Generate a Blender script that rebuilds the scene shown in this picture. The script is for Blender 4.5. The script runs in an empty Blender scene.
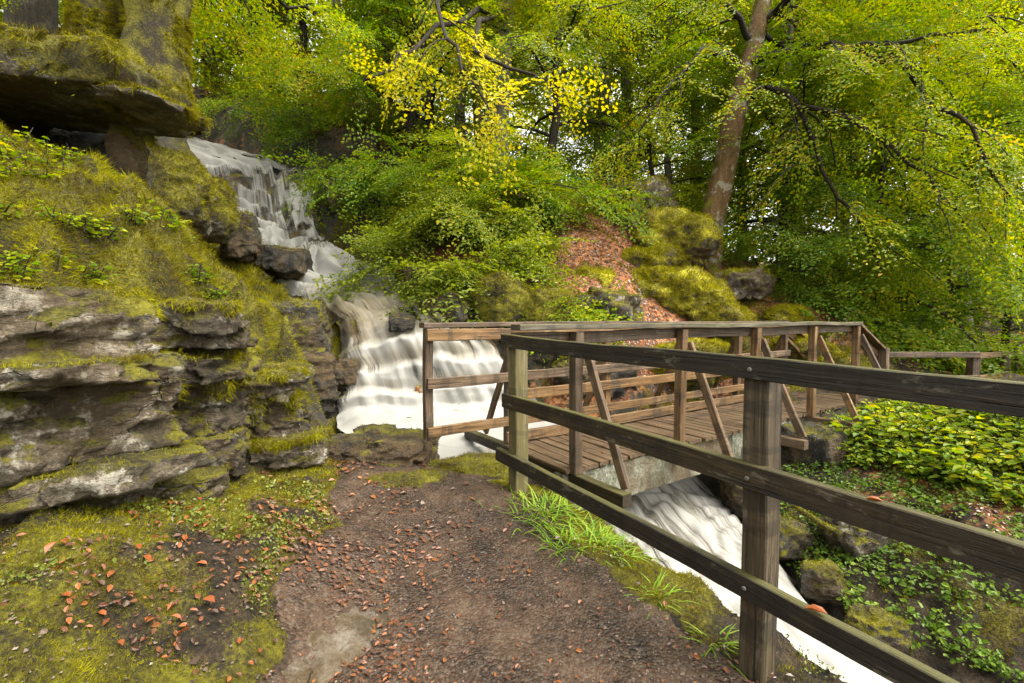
import bpy, math, random
import numpy as np
from mathutils import Vector, Matrix
random.seed(7)
RNG = np.random.default_rng(11)
scene = bpy.context.scene
COL = scene.collection
CAMZ = 1.43
FPX = 460.0
PITCH = math.atan(23.5 / FPX)

def P(px, py, d):
    """world point that lies d metres ahead of the camera position under a photo pixel (used to survey the place)"""
    a = (px - 512) / FPX; b = (341.5 - py) / FPX
    c, s = math.cos(PITCH), math.sin(PITCH)
    y = c + b * s; z = -s + b * c
    k = d / y
    return np.array([a * k, d, CAMZ + z * k])

# fence / bridge frame: BV runs along the bridge, BU runs along the fence away from the camera
BV = np.array([.834, .552, 0.]); BU = np.array([-.552, .834, 0.])
BO = np.array([0., 3.18, 0.])
def L(s, t, z=0.):
    return BO + BV * s - BU * t + np.array([0, 0, z])

# ------------------------------------------------------------------ noise
def _h(ix, iy, iz, seed):
    n = (ix.astype(np.int64) * 374761393 + iy.astype(np.int64) * 668265263 + iz.astype(np.int64) * 1274126177 + seed * 974711) & 0xffffffff
    n = ((n ^ (n >> 13)) * 1274126177) & 0xffffffff
    n = ((n ^ (n >> 16)) * 2246822519) & 0xffffffff
    n = n ^ (n >> 15)
    return (n & 0xffffff) / float(0xffffff) * 2 - 1
def vnoise(p, seed=0):
    p = np.asarray(p, float); i = np.floor(p); f = p - i; f = f * f * f * (f * (f * 6 - 15) + 10)
    ix, iy, iz = i[:, 0], i[:, 1], i[:, 2]; r = 0
    for dx in (0, 1):
        for dy in (0, 1):
            for dz in (0, 1):
                w = (f[:, 0] if dx else 1 - f[:, 0]) * (f[:, 1] if dy else 1 - f[:, 1]) * (f[:, 2] if dz else 1 - f[:, 2])
                r = r + w * _h(ix + dx, iy + dy, iz + dz, seed)
    return r
def fbm(p, seed=0, octs=4, gain=.5):
    p = np.asarray(p, float); a = 1.; r = 0; n = 0
    for o in range(octs):
        r = r + a * vnoise(p * 2.03 ** o + 17.3 * o, seed + o); n += a; a *= gain
    return r / n
def sstep(a, b, x):
    t = np.clip((x - a) / (b - a), 0, 1); return t * t * (3 - 2 * t)

# ------------------------------------------------------------------ objects
def mesh_np(name, verts, faces_list, smooth=False):
    """faces_list: list of (M,k) int arrays"""
    me = bpy.data.meshes.new(name)
    verts = np.asarray(verts, np.float32)
    me.vertices.add(len(verts)); me.vertices.foreach_set('co', verts.ravel())
    fl = [np.asarray(f, np.int32) for f in faces_list if len(f)]
    loops = np.concatenate([f.ravel() for f in fl])
    tot = np.concatenate([np.full(len(f), f.shape[1], np.int32) for f in fl])
    start = np.concatenate([[0], np.cumsum(tot)[:-1]]).astype(np.int32)
    me.loops.add(len(loops)); me.loops.foreach_set('vertex_index', loops)
    me.polygons.add(len(tot)); me.polygons.foreach_set('loop_start', start); me.polygons.foreach_set('loop_total', tot)
    me.polygons.foreach_set('use_smooth', np.full(len(tot), smooth, bool))
    me.update(calc_edges=True); me.validate()
    return me
def vcol(me, name, arr):
    a = me.attributes.new(name, 'FLOAT_COLOR', 'POINT')
    arr = np.concatenate([arr, np.ones((len(arr), 4 - arr.shape[1]))], 1).astype(np.float32)
    a.data.foreach_set('color', arr.ravel())
def link(name, me, mat=None, parent=None, loc=None):
    o = bpy.data.objects.new(name, me); COL.objects.link(o)
    if mat is not None and me is not None: me.materials.append(mat)
    if loc is not None: o.location = loc
    if parent is not None: o.parent = parent
    return o
def tag(o, label=None, cat=None, group=None, kind=None):
    if label: o['label'] = label
    if cat: o['category'] = cat
    if group: o['group'] = group
    if kind: o['kind'] = kind
    return o
def empty(name, loc, rz=0.):
    o = bpy.data.objects.new(name, None); COL.objects.link(o); o.location = loc; o.rotation_euler = (0, 0, rz)
    o.empty_display_size = .2
    return o
def copy_tree(o, parent=None):
    c = o.copy(); COL.objects.link(c)
    if parent is not None: c.parent = parent
    for ch in list(o.children): copy_tree(ch, c)
    return c

# ------------------------------------------------------------------ materials
def mat(name):
    m = bpy.data.materials.new(name); m.use_nodes = True
    nt = m.node_tree; nt.nodes.clear()
    return m, nt, nt.nodes, nt.links
def N(nt, t, **kw):
    n = nt.nodes.new(t)
    for k, v in kw.items():
        if k.startswith('i_'):
            n.inputs[k[2:].replace('_', ' ')].default_value = v
        else: setattr(n, k, v)
    return n
def ramp(nt, fac, stops):
    r = nt.nodes.new('ShaderNodeValToRGB'); e = r.color_ramp.elements
    while len(e) < len(stops): e.new(.5)
    for i, (p, c) in enumerate(stops):
        e[i].position = p; e[i].color = (c[0], c[1], c[2], 1)
    nt.links.new(fac, r.inputs[0]); return r.outputs[0]
def noise(nt, vec, scale, detail=5, rough=.6, dist=0.):
    n = nt.nodes.new('ShaderNodeTexNoise'); n.inputs['Scale'].default_value = scale; n.inputs['Detail'].default_value = detail
    n.inputs['Roughness'].default_value = rough; n.inputs['Distortion'].default_value = dist
    if vec is not None: nt.links.new(vec, n.inputs['Vector'])
    return n.outputs['Fac']
def mapping(nt, vec, scale, loc=(0, 0, 0)):
    n = nt.nodes.new('ShaderNodeMapping'); n.inputs['Scale'].default_value = scale; n.inputs['Location'].default_value = loc
    nt.links.new(vec, n.inputs['Vector']); return n.outputs[0]
def mixc(nt, fac, a, b):
    n = nt.nodes.new('ShaderNodeMix'); n.data_type = 'RGBA'
    for k, v in ((0, fac), (6, a), (7, b)):
        if hasattr(v, 'is_output'): nt.links.new(v, n.inputs[k])
        else: n.inputs[k].default_value = v if k == 0 else (v[0], v[1], v[2], 1)
    return n.outputs[2]
def math_(nt, op, a, b=None, clamp=False):
    n = nt.nodes.new('ShaderNodeMath'); n.operation = op; n.use_clamp = clamp
    for k, v in ((0, a), (1, b)):
        if v is None: continue
        if hasattr(v, 'is_output'): nt.links.new(v, n.inputs[k])
        else: n.inputs[k].default_value = v
    return n.outputs[0]
def smooth_(nt, v, a, b):
    n = nt.nodes.new('ShaderNodeMapRange'); n.interpolation_type = 'SMOOTHSTEP'
    n.inputs[1].default_value = a; n.inputs[2].default_value = b
    nt.links.new(v, n.inputs[0]); return n.outputs[0]
def bump(nt, h, strength, dist):
    n = nt.nodes.new('ShaderNodeBump'); n.inputs['Strength'].default_value = strength; n.inputs['Distance'].default_value = dist
    nt.links.new(h, n.inputs['Height']); return n.outputs[0]
def principled(nt, col, rough, normal=None, spec=.5):
    b = nt.nodes.new('ShaderNodeBsdfPrincipled')
    for k, v in (('Base Color', col), ('Roughness', rough)):
        if hasattr(v, 'is_output'): nt.links.new(v, b.inputs[k])
        else: b.inputs[k].default_value = (v[0], v[1], v[2], 1) if k == 'Base Color' else v
    b.inputs['Specular IOR Level'].default_value = spec
    if normal is not None: nt.links.new(normal, b.inputs['Normal'])
    return b
def out(nt, sh):
    o = nt.nodes.new('ShaderNodeOutputMaterial'); nt.links.new(sh, o.inputs[0])
def geo_pos(nt): return nt.nodes.new('ShaderNodeNewGeometry').outputs['Position']
def obj_pos(nt): return nt.nodes.new('ShaderNodeTexCoord').outputs['Object']
def normal_z(nt):
    g = nt.nodes.new('ShaderNodeNewGeometry'); s = nt.nodes.new('ShaderNodeSeparateXYZ'); nt.links.new(g.outputs['Normal'], s.inputs[0]); return s.outputs[2]

def mat_leaf(name, stops, trans=.5, gloss=.04):
    m, nt, nd, lk = mat(name)
    g = nd.new('ShaderNodeNewGeometry')
    pn = noise(nt, g.outputs['Position'], .8, 2)
    f = math_(nt, 'ADD', math_(nt, 'MULTIPLY', g.outputs['Random Per Island'], .7), math_(nt, 'MULTIPLY', math_(nt, 'SUBTRACT', pn, .32), .85), True)
    c = ramp(nt, f, stops)
    d = N(nt, 'ShaderNodeBsdfDiffuse'); t = N(nt, 'ShaderNodeBsdfTranslucent'); gl = N(nt, 'ShaderNodeBsdfGlossy'); gl.inputs['Roughness'].default_value = .38
    hs = nd.new('ShaderNodeHueSaturation'); hs.inputs['Saturation'].default_value = 1.12; hs.inputs['Value'].default_value = 1.45; hs.inputs['Hue'].default_value = .488
    lk.new(c, d.inputs[0]); lk.new(c, hs.inputs['Color']); lk.new(hs.outputs[0], t.inputs[0])
    m1 = N(nt, 'ShaderNodeMixShader'); m1.inputs[0].default_value = trans; lk.new(d.outputs[0], m1.inputs[1]); lk.new(t.outputs[0], m1.inputs[2])
    fr = N(nt, 'ShaderNodeLayerWeight'); fr.inputs[0].default_value = .25
    m2 = N(nt, 'ShaderNodeMixShader'); lk.new(math_(nt, 'MULTIPLY', fr.outputs['Facing'], gloss * 2), m2.inputs[0]); lk.new(m1.outputs[0], m2.inputs[1]); lk.new(gl.outputs[0], m2.inputs[2])
    out(nt, m2.outputs[0]); return m

G1, G2, G3, G4, Y1, Y2 = (.055, .115, .011), (.092, .175, .015), (.145, .225, .018), (.215, .26, .018), (.36, .34, .02), (.48, .36, .02)
M = {}
M['leaf_green'] = mat_leaf('leaf_green', [(.0, G1), (.3, G2), (.6, G3), (.82, G4), (1, Y1)], .5, .05)
M['leaf_yellowgreen'] = mat_leaf('leaf_yellowgreen', [(.0, G2), (.3, G3), (.6, G4), (.85, Y1), (1, (.40, .24, .03))])
M['leaf_yellow'] = mat_leaf('leaf_yellow', [(.0, G4), (.35, (.36, .35, .02)), (.8, (.52, .46, .025)), (1, (.50, .34, .03))])
M['leaf_deep'] = mat_leaf('leaf_deep', [(.0, (.02, .05, .01)), (.5, G1), (.8, G2), (1, G3)], .4)
M['leaf_bush'] = mat_leaf('leaf_bush', [(.0, (.07, .115, .014)), (.45, (.15, .20, .02)), (.8, (.25, .29, .028)), (.95, Y1), (1, (.25, .06, .02))], .45, .06)
M['leaf_seedling'] = mat_leaf('leaf_seedling', [(.0, (.06, .13, .010)), (.4, (.14, .22, .016)), (.75, (.29, .32, .022)), (1, (.48, .41, .033))], .45)
M['leaf_far'] = mat_leaf('leaf_far', [(.0, G2), (.35, G3), (.65, G4), (.9, Y1), (1, Y2)])
M['grass'] = mat_leaf('grass', [(.0, (.11, .22, .025)), (.5, (.20, .34, .035)), (1, (.36, .40, .06))], .45, .05)
M['leaf_ivy'] = mat_leaf('leaf_ivy', [(.0, (.035, .07, .010)), (.5, (.09, .16, .018)), (.85, (.17, .25, .03)), (1, (.28, .32, .035))], .4, .06)
M['leaf_ivy2'] = mat_leaf('leaf_ivy2', [(.0, (.05, .07, .010)), (.5, (.11, .14, .016)), (1, (.22, .22, .025))], .3, .2)
M['dead_leaf'] = mat_leaf('dead_leaf', [(.0, (.03, .014, .007)), (.35, (.075, .025, .009)), (.65, (.15, .045, .010)), (.88, (.26, .085, .016)), (1, (.30, .17, .07))], .12, .3)
M['bright_dead_leaf'] = mat_leaf('bright_dead_leaf', [(.0, (.10, .022, .004)), (.5, (.22, .052, .006)), (1, (.30, .105, .02))], .12, .3)

def mat_moss_blade(name='moss_blades', k=1., brown=.75):
    m, nt, nd, lk = mat(name)
    g = nd.new('ShaderNodeNewGeometry'); p = g.outputs['Position']
    n1 = noise(nt, p, 2.6, 4); n2 = noise(nt, p, 11, 3)
    f = math_(nt, 'ADD', math_(nt, 'MULTIPLY', g.outputs['Random Per Island'], .35), math_(nt, 'ADD', math_(nt, 'MULTIPLY', n1, 1.1), math_(nt, 'MULTIPLY', n2, .8)))
    c = ramp(nt, math_(nt, 'SUBTRACT', f, .62, True), [(q, tuple(k * v for v in c_)) for q, c_ in [(.05, (.035, .024, .006)), (.28, (.085, .068, .006)), (.52, (.155, .145, .006)), (.75, (.25, .235, .007)), (.97, (.36, .33, .012))]])
    c = mixc(nt, math_(nt, 'MULTIPLY', smooth_(nt, noise(nt, p, 1.6, 5, .7), .50, .62), brown), c, (.075, .048, .012))
    d = N(nt, 'ShaderNodeBsdfDiffuse'); t = N(nt, 'ShaderNodeBsdfTranslucent'); lk.new(c, d.inputs[0]); lk.new(c, t.inputs[0])
    mx = N(nt, 'ShaderNodeMixShader'); mx.inputs[0].default_value = .35; lk.new(d.outputs[0], mx.inputs[1]); lk.new(t.outputs[0], mx.inputs[2])
    out(nt, mx.outputs[0]); return m
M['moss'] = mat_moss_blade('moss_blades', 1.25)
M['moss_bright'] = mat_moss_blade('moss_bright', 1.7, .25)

def moss_col(nt, p, k=1.):
    a = noise(nt, p, 3, 4); b = noise(nt, p, 45, 5, .7)
    f = math_(nt, 'ADD', math_(nt, 'MULTIPLY', a, .6), math_(nt, 'MULTIPLY', b, .5))
    return ramp(nt, f, [(q, tuple(k * v for v in c_)) for q, c_ in [(.42, (.016, .012, .004)), (.50, (.045, .038, .005)), (.58, (.105, .095, .006)), (.68, (.19, .175, .008))]]), b

def mat_ground():
    m, nt, nd, lk = mat('ground'); p = geo_pos(nt)
    a = nd.new('ShaderNodeAttribute'); a.attribute_name = 'zone'
    s = nd.new('ShaderNodeSeparateColor'); lk.new(a.outputs['Color'], s.inputs[0])
    n1 = noise(nt, p, 6, 6); n2 = noise(nt, p, 60, 6, .7); n3 = noise(nt, p, 1.5, 3)
    soil = ramp(nt, math_(nt, 'ADD', math_(nt, 'MULTIPLY', n1, .5), math_(nt, 'MULTIPLY', n2, .5)), [(.41, (.010, .007, .004)), (.5, (.030, .020, .010)), (.6, (.068, .047, .026))])
    mc, mb = moss_col(nt, p)
    vor = nd.new('ShaderNodeTexVoronoi'); vor.inputs['Scale'].default_value = 22; lk.new(p, vor.inputs['Vector'])
    sv = nd.new('ShaderNodeSeparateColor'); lk.new(vor.outputs['Color'], sv.inputs[0])
    lit = ramp(nt, sv.outputs[0], [(0, (.06, .028, .015)), (.4, (.17, .065, .025)), (.7, (.30, .11, .035)), (1, (.38, .20, .08))])
    c = mixc(nt, smooth_(nt, math_(nt, 'ADD', s.outputs[1], math_(nt, 'MULTIPLY', math_(nt, 'SUBTRACT', n2, .5), .9)), .35, .6), soil, mc)
    c = mixc(nt, smooth_(nt, math_(nt, 'ADD', s.outputs[2], math_(nt, 'MULTIPLY', math_(nt, 'SUBTRACT', n1, .5), 1.2)), .4, .6), c, lit)
    rock = ramp(nt, math_(nt, 'ADD', math_(nt, 'MULTIPLY', n1, .6), math_(nt, 'MULTIPLY', n2, .4)), [(.35, (.022, .02, .016)), (.55, (.07, .062, .045)), (.7, (.17, .155, .12))])
    nz = normal_z(nt)
    c = mixc(nt, math_(nt, 'MULTIPLY', smooth_(nt, math_(nt, 'ADD', nz, math_(nt, 'MULTIPLY', math_(nt, 'SUBTRACT', n1, .5), .6)), .62, .38), s.outputs[0]), c, rock)
    h = math_(nt, 'ADD', math_(nt, 'MULTIPLY', n2, .5), math_(nt, 'MULTIPLY', mb, .6))
    out(nt, principled(nt, c, .85, bump(nt, h, 1., .05), .3).outputs[0]); return m
M['ground'] = mat_ground()

def mat_path():
    m, nt, nd, lk = mat('path_soil'); p = geo_pos(nt)
    n1 = noise(nt, p, 3.2, 6, .62); n2 = noise(nt, p, 70, 6, .75); n3 = noise(nt, p, 18, 5, .7)
    f = math_(nt, 'ADD', math_(nt, 'MULTIPLY', n1, .45), math_(nt, 'ADD', math_(nt, 'MULTIPLY', n2, .35), math_(nt, 'MULTIPLY', n3, .2)))
    c = ramp(nt, f, [(.40, (.008, .005, .003)), (.48, (.026, .0135, .0065)), (.54, (.052, .028, .0135)), (.62, (.10, .064, .037))])
    vor = nd.new('ShaderNodeTexVoronoi'); vor.inputs['Scale'].default_value = 75; lk.new(p, vor.inputs['Vector'])
    sv = nd.new('ShaderNodeSeparateColor'); lk.new(vor.outputs['Color'], sv.inputs[0])
    c = mixc(nt, math_(nt, 'MULTIPLY', smooth_(nt, sv.outputs[0], .6, .95), .45), c, (.12, .09, .066))
    c = mixc(nt, math_(nt, 'MULTIPLY', smooth_(nt, sv.outputs[1], .9, .95), .35), c, (.10, .035, .016))
    h = math_(nt, 'ADD', math_(nt, 'MULTIPLY', n2, .6), math_(nt, 'MULTIPLY', vor.outputs['Distance'], -.5))
    rg = ramp(nt, n1, [(.4, (.28, .28, .28)), (.6, (.7, .7, .7))])
    out(nt, principled(nt, c, rg, bump(nt, h, .9, .02), .45).outputs[0]); return m
M['path'] = mat_path()

def mat_rock(name, stops, mossy=.5, strata=True, rough=.75, moss_lo=.15, lichen=.3, scale=1., mk_=1., brown=.7):
    """stone: bands, stains, lichen; moss grows where the face looks upward and in patches"""
    m, nt, nd, lk = mat(name); p = geo_pos(nt)
    ps = mapping(nt, p, (3.2, 3.2, 7.5) if strata else (4, 4, 4))
    n1 = noise(nt, ps, 1.0 * scale, 9, .74, .25); n2 = noise(nt, p, 50, 6, .75); n3 = noise(nt, p, 3.4, 5, .62)
    f = math_(nt, 'ADD', math_(nt, 'MULTIPLY', n1, .6), math_(nt, 'MULTIPLY', n2, .4))
    c = ramp(nt, math_(nt, 'ADD', .5, math_(nt, 'MULTIPLY', math_(nt, 'SUBTRACT', f, .5), 1.7)), stops)
    n4 = noise(nt, mapping(nt, p, (1, 1, 1), (5, 2, 8)), 5, 6, .7)
    c = mixc(nt, math_(nt, 'MULTIPLY', smooth_(nt, n4, .54, .60), lichen), c, (.46, .43, .35))
    n5 = noise(nt, mapping(nt, p, (1, 1, .35), (1, 7, 3)), 6, 5, .65)
    c = mixc(nt, math_(nt, 'MULTIPLY', smooth_(nt, n5, .47, .60), .82), c, (.040, .032, .016))
    n6 = noise(nt, p, 1.7, 4)
    c = mixc(nt, math_(nt, 'MULTIPLY', smooth_(nt, n6, .45, .58), brown), c, (.105, .068, .030))
    vw = nd.new('ShaderNodeVectorMath'); vw.operation = 'ADD'; lk.new(mapping(nt, p, (2.2, 2.2, 4.5) if strata else (2.4, 2.4, 2.4)), vw.inputs[0])
    nw = nd.new('ShaderNodeTexNoise'); nw.inputs['Scale'].default_value = 2.5; nw.inputs['Detail'].default_value = 5; lk.new(p, nw.inputs['Vector'])
    vs_ = nd.new('ShaderNodeVectorMath'); vs_.operation = 'SCALE'; vs_.inputs['Scale'].default_value = 1.1; lk.new(nw.outputs['Color'], vs_.inputs[0]); lk.new(vs_.outputs[0], vw.inputs[1])
    vc = nd.new('ShaderNodeTexVoronoi'); vc.feature = 'DISTANCE_TO_EDGE'; vc.inputs['Scale'].default_value = 1.3; lk.new(vw.outputs[0], vc.inputs['Vector'])
    crack = math_(nt, 'MULTIPLY', smooth_(nt, vc.outputs['Distance'], .018, .0), smooth_(nt, noise(nt, p, 2.6, 3), .5, .62))
    c = mixc(nt, math_(nt, 'MULTIPLY', crack, .75), c, (.018, .015, .011))
    mc, mb = moss_col(nt, p, mk_)
    nz = normal_z(nt)
    k = math_(nt, 'ADD', math_(nt, 'MULTIPLY', nz, .55), math_(nt, 'ADD', math_(nt, 'MULTIPLY', math_(nt, 'SUBTRACT', n3, .5), 2.0), math_(nt, 'MULTIPLY', math_(nt, 'SUBTRACT', n2, .5), .5)))
    mk = smooth_(nt, math_(nt, 'ADD', k, mossy - .5), moss_lo, moss_lo + .2)
    c = mixc(nt, mk, c, mc)
    h = math_(nt, 'SUBTRACT', math_(nt, 'ADD', math_(nt, 'MULTIPLY', n1, 1.5), math_(nt, 'ADD', math_(nt, 'MULTIPLY', n2, .45), math_(nt, 'MULTIPLY', mb, .3))), math_(nt, 'MULTIPLY', crack, .6))
    rr = mixc(nt, mk, (rough,) * 3, (.95,) * 3)
    out(nt, principled(nt, c, rr, bump(nt, h, 1., .05), .4).outputs[0]); return m
M['rock_pale'] = mat_rock('rock_pale', [(.30, (.025, .021, .016)), (.43, (.075, .058, .036)), (.54, (.16, .128, .088)), (.66, (.38, .33, .26))], .60, True, .6, .22, .9, 1., 1., .4)
M['rock_brown'] = mat_rock('rock_brown', [(.30, (.016, .013, .009)), (.45, (.045, .033, .019)), (.58, (.095, .072, .045)), (.72, (.24, .20, .14))], .58, True, .6, .2, .55, 1., 1., .5)
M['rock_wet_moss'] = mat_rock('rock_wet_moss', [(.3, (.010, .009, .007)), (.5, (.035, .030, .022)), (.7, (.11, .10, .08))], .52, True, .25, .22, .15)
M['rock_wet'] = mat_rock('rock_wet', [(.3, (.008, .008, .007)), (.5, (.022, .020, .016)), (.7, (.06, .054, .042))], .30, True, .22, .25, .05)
M['rock_mossy'] = mat_rock('rock_mossy', [(.3, (.03, .028, .02)), (.5, (.09, .08, .058)), (.7, (.28, .26, .21))], .98, False, .8, .12, .4)
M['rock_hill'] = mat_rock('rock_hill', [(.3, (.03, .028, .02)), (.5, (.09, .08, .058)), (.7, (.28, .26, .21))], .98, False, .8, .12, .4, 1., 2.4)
M['rock_slab'] = mat_rock('rock_slab', [(.30, (.04, .034, .028)), (.45, (.13, .11, .088)), (.55, (.25, .225, .185)), (.68, (.44, .41, .36))], .1, False, .45, .45, .3)

def mat_bark(name, stops, moss=.0, lich=.3):
    m, nt, nd, lk = mat(name); p = geo_pos(nt)
    n1 = noise(nt, mapping(nt, p, (14, 14, 2.2)), 1, 6, .65); n2 = noise(nt, p, 3.5, 5, .65); n3 = noise(nt, p, 40, 4, .7)
    c = ramp(nt, math_(nt, 'ADD', math_(nt, 'MULTIPLY', n1, .6), math_(nt, 'MULTIPLY', n3, .4)), stops)
    c = mixc(nt, math_(nt, 'MULTIPLY', smooth_(nt, n2, .54, .58), lich), c, (.32, .30, .24))
    if moss > 0:
        mc, mb = moss_col(nt, p)
        c = mixc(nt, smooth_(nt, math_(nt, 'ADD', noise(nt, p, 2.3, 5, .6), moss - .5), .48, .62), c, mc)
    out(nt, principled(nt, c, .85, bump(nt, math_(nt, 'ADD', n1, n3), 1., .04), .3).outputs[0]); return m
M['bark_beech'] = mat_bark('bark_beech', [(.3, (.045, .026, .010)), (.5, (.13, .075, .028)), (.7, (.23, .15, .07))], .47, .7)
M['bark_dark'] = mat_bark('bark_dark', [(.3, (.008, .006, .004)), (.5, (.022, .017, .010)), (.7, (.055, .044, .027))], .38, .05)
M['bark_moss'] = mat_bark('bark_moss', [(.3, (.008, .006, .003)), (.5, (.026, .018, .009)), (.7, (.06, .046, .028))], .62, .0)
M['bark_grey'] = mat_bark('bark_grey', [(.3, (.05, .045, .033)), (.5, (.13, .12, .085)), (.7, (.26, .24, .18))], .2, .5)

def mat_wood(name, base, dark, light, algae, wet=.6):
    """weathered boards: grain runs along each board's own X"""
    m, nt, nd, lk = mat(name); p = obj_pos(nt)
    oi = nd.new('ShaderNodeObjectInfo')
    va = nd.new('ShaderNodeVectorMath'); va.operation = 'ADD'; lk.new(p, va.inputs[0])
    sc = nd.new('ShaderNodeVectorMath'); sc.operation = 'SCALE'; sc.inputs[0].default_value = (13, 7, 5); lk.new(oi.outputs['Random'], sc.inputs['Scale']); lk.new(sc.outputs[0], va.inputs[1])
    q = va.outputs[0]
    g = noise(nt, mapping(nt, q, (2.2, 48, 48)), 1, 6, .65, .8); b = noise(nt, mapping(nt, q, (1.2, 6, 6)), 1.4, 5, .6); fn = noise(nt, q, 70, 4, .7)
    c = ramp(nt, math_(nt, 'ADD', math_(nt, 'MULTIPLY', g, .65), math_(nt, 'MULTIPLY', b, .35)), [(.32, dark), (.5, base), (.68, light)])
    hv = nd.new('ShaderNodeHueSaturation'); lk.new(c, hv.inputs['Color']); lk.new(math_(nt, 'ADD', .68, math_(nt, 'MULTIPLY', oi.outputs['Random'], .7)), hv.inputs['Value']); lk.new(math_(nt, 'ADD', .95, math_(nt, 'MULTIPLY', oi.outputs['Random'], .35)), hv.inputs['Saturation']); c = hv.outputs[0]
    lich = math_(nt, 'MULTIPLY', smooth_(nt, noise(nt, mapping(nt, q, (1, 2.2, 2.2)), 7, 6, .75), .57, .64), .38)
    c = mixc(nt, lich, c, (.18, .16, .11))
    wet_ = smooth_(nt, noise(nt, mapping(nt, q, (3.5, .6, .6), (3, 1, 2)), 1.6, 5, .7), .52, .60)
    c = mixc(nt, math_(nt, 'MULTIPLY', wet_, .6), c, dark)
    kn = nd.new('ShaderNodeTexVoronoi'); kn.inputs['Scale'].default_value = 1.; lk.new(mapping(nt, q, (2.1, 9, 9)), kn.inputs['Vector'])
    c = mixc(nt, math_(nt, 'MULTIPLY', smooth_(nt, kn.outputs['Distance'], .16, .05), .8), c, (.014, .010, .007))
    crk = smooth_(nt, noise(nt, mapping(nt, q, (1.1, 60, 60)), 1, 3, .5, 1.2), .40, .34)
    c = mixc(nt, math_(nt, 'MULTIPLY', crk, .85), c, (.010, .008, .006))
    nz = normal_z(nt)
    al = smooth_(nt, math_(nt, 'ADD', math_(nt, 'MULTIPLY', nz, .35), noise(nt, mapping(nt, q, (1, 3, 3)), 2.2, 5, .65)), .62 - algae, .95 - algae)
    c = mixc(nt, math_(nt, 'MULTIPLY', al, .75), c, (.075, .070, .018))
    h = math_(nt, 'ADD', math_(nt, 'MULTIPLY', g, .8), math_(nt, 'SUBTRACT', math_(nt, 'MULTIPLY', fn, .25), math_(nt, 'MULTIPLY', crk, .8)))
    out(nt, principled(nt, c, wet, bump(nt, h, .7, .012), .4).outputs[0]); return m
M['wood_fence'] = mat_wood('wood_fence', (.018, .0125, .007), (.006, .0045, .003), (.042, .031, .019), .04)
M['wood_post'] = mat_wood('wood_post', (.052, .038, .023), (.016, .012, .007), (.125, .10, .066), .08)
M['wood_bridge'] = mat_wood('wood_bridge', (.105, .066, .036), (.032, .021, .012), (.22, .155, .10), -.22)
M['wood_lichen'] = mat_wood('wood_lichen', (.10, .082, .042), (.04, .034, .018), (.19, .165, .10), .28)
M['wood_deck'] = mat_wood('wood_deck', (.11, .068, .036), (.035, .022, .012), (.22, .15, .09), -.26, .5)
M['wood_algae'] = mat_wood('wood_algae', (.085, .07, .048), (.03, .026, .016), (.17, .15, .11), .2)
M['girder'] = mat_rock('girder', [(.32, (.07, .075, .045)), (.48, (.16, .165, .115)), (.6, (.33, .33, .26)), (.72, (.55, .55, .48))], .38, False, .7, .22, .5)

def mat_water():
    m, nt, nd, lk = mat('white_water')
    uv = nd.new('ShaderNodeUVMap'); uv.uv_map = 'flow'; u = uv.outputs[0]
    a1 = nd.new('ShaderNodeAttribute'); a1.attribute_name = 'foam'
    s = nd.new('ShaderNodeSeparateColor'); lk.new(a1.outputs['Color'], s.inputs[0])
    st = noise(nt, mapping(nt, u, (34, .38, 1)), 1.2, 5, .6, .08); st2 = noise(nt, mapping(nt, u, (90, .7, 1)), 1, 4, .6, .05); big = noise(nt, mapping(nt, u, (7, 1.1, 1)), 1, 4)
    v = math_(nt, 'ADD', math_(nt, 'MULTIPLY', st, .55), math_(nt, 'ADD', math_(nt, 'MULTIPLY', st2, .2), math_(nt, 'MULTIPLY', big, .5)))
    c = ramp(nt, math_(nt, 'ADD', math_(nt, 'ADD', math_(nt, 'MULTIPLY', v, .66), .205), math_(nt, 'MULTIPLY', math_(nt, 'SUBTRACT', s.outputs[1], .25), .5)), [(.34, (.11, .082, .048)), (.46, (.175, .148, .10)), (.60, (.27, .252, .21)), (.76, (.37, .365, .34))])
    al = smooth_(nt, math_(nt, 'ADD', v, math_(nt, 'SUBTRACT', s.outputs[0], .5)), .42, .72)
    b = principled(nt, c, .5, None, .25)
    tl = N(nt, 'ShaderNodeBsdfTranslucent'); lk.new(c, tl.inputs[0])
    mm = N(nt, 'ShaderNodeMixShader'); mm.inputs[0].default_value = .25; lk.new(b.outputs[0], mm.inputs[1]); lk.new(tl.outputs[0], mm.inputs[2])
    tr = N(nt, 'ShaderNodeBsdfTransparent')
    mx = N(nt, 'ShaderNodeMixShader'); lk.new(al, mx.inputs[0]); lk.new(tr.outputs[0], mx.inputs[1]); lk.new(mm.outputs[0], mx.inputs[2])
    out(nt, mx.outputs[0]); return m
M['water'] = mat_water()
def mat_gravel():
    m, nt, nd, lk = mat('gravel'); g = nd.new('ShaderNodeNewGeometry')
    c = ramp(nt, g.outputs['Random Per Island'], [(0, (.03, .02, .013)), (.5, (.075, .05, .032)), (.9, (.12, .085, .058)), (1, (.2, .16, .12))])
    out(nt, principled(nt, c, .5, None, .4).outputs[0]); return m
M['gravel'] = mat_gravel()
# ================================================================== TERRAIN
def catmull(pts, n):
    pts = np.asarray(pts, float); m = len(pts); res = []
    t = np.linspace(0, m - 1, n); i = np.clip(np.floor(t).astype(int), 0, m - 2); f = (t - i)[:, None]
    g = lambda k: pts[np.clip(k, 0, m - 1)]
    p0, p1, p2, p3 = g(i - 1), g(i), g(i + 1), g(i + 2)
    return .5 * (2 * p1 + (p2 - p0) * f + (2 * p0 - 5 * p1 + 4 * p2 - p3) * f ** 2 + (3 * p1 - p0 - 3 * p2 + p3) * f ** 3)

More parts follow.
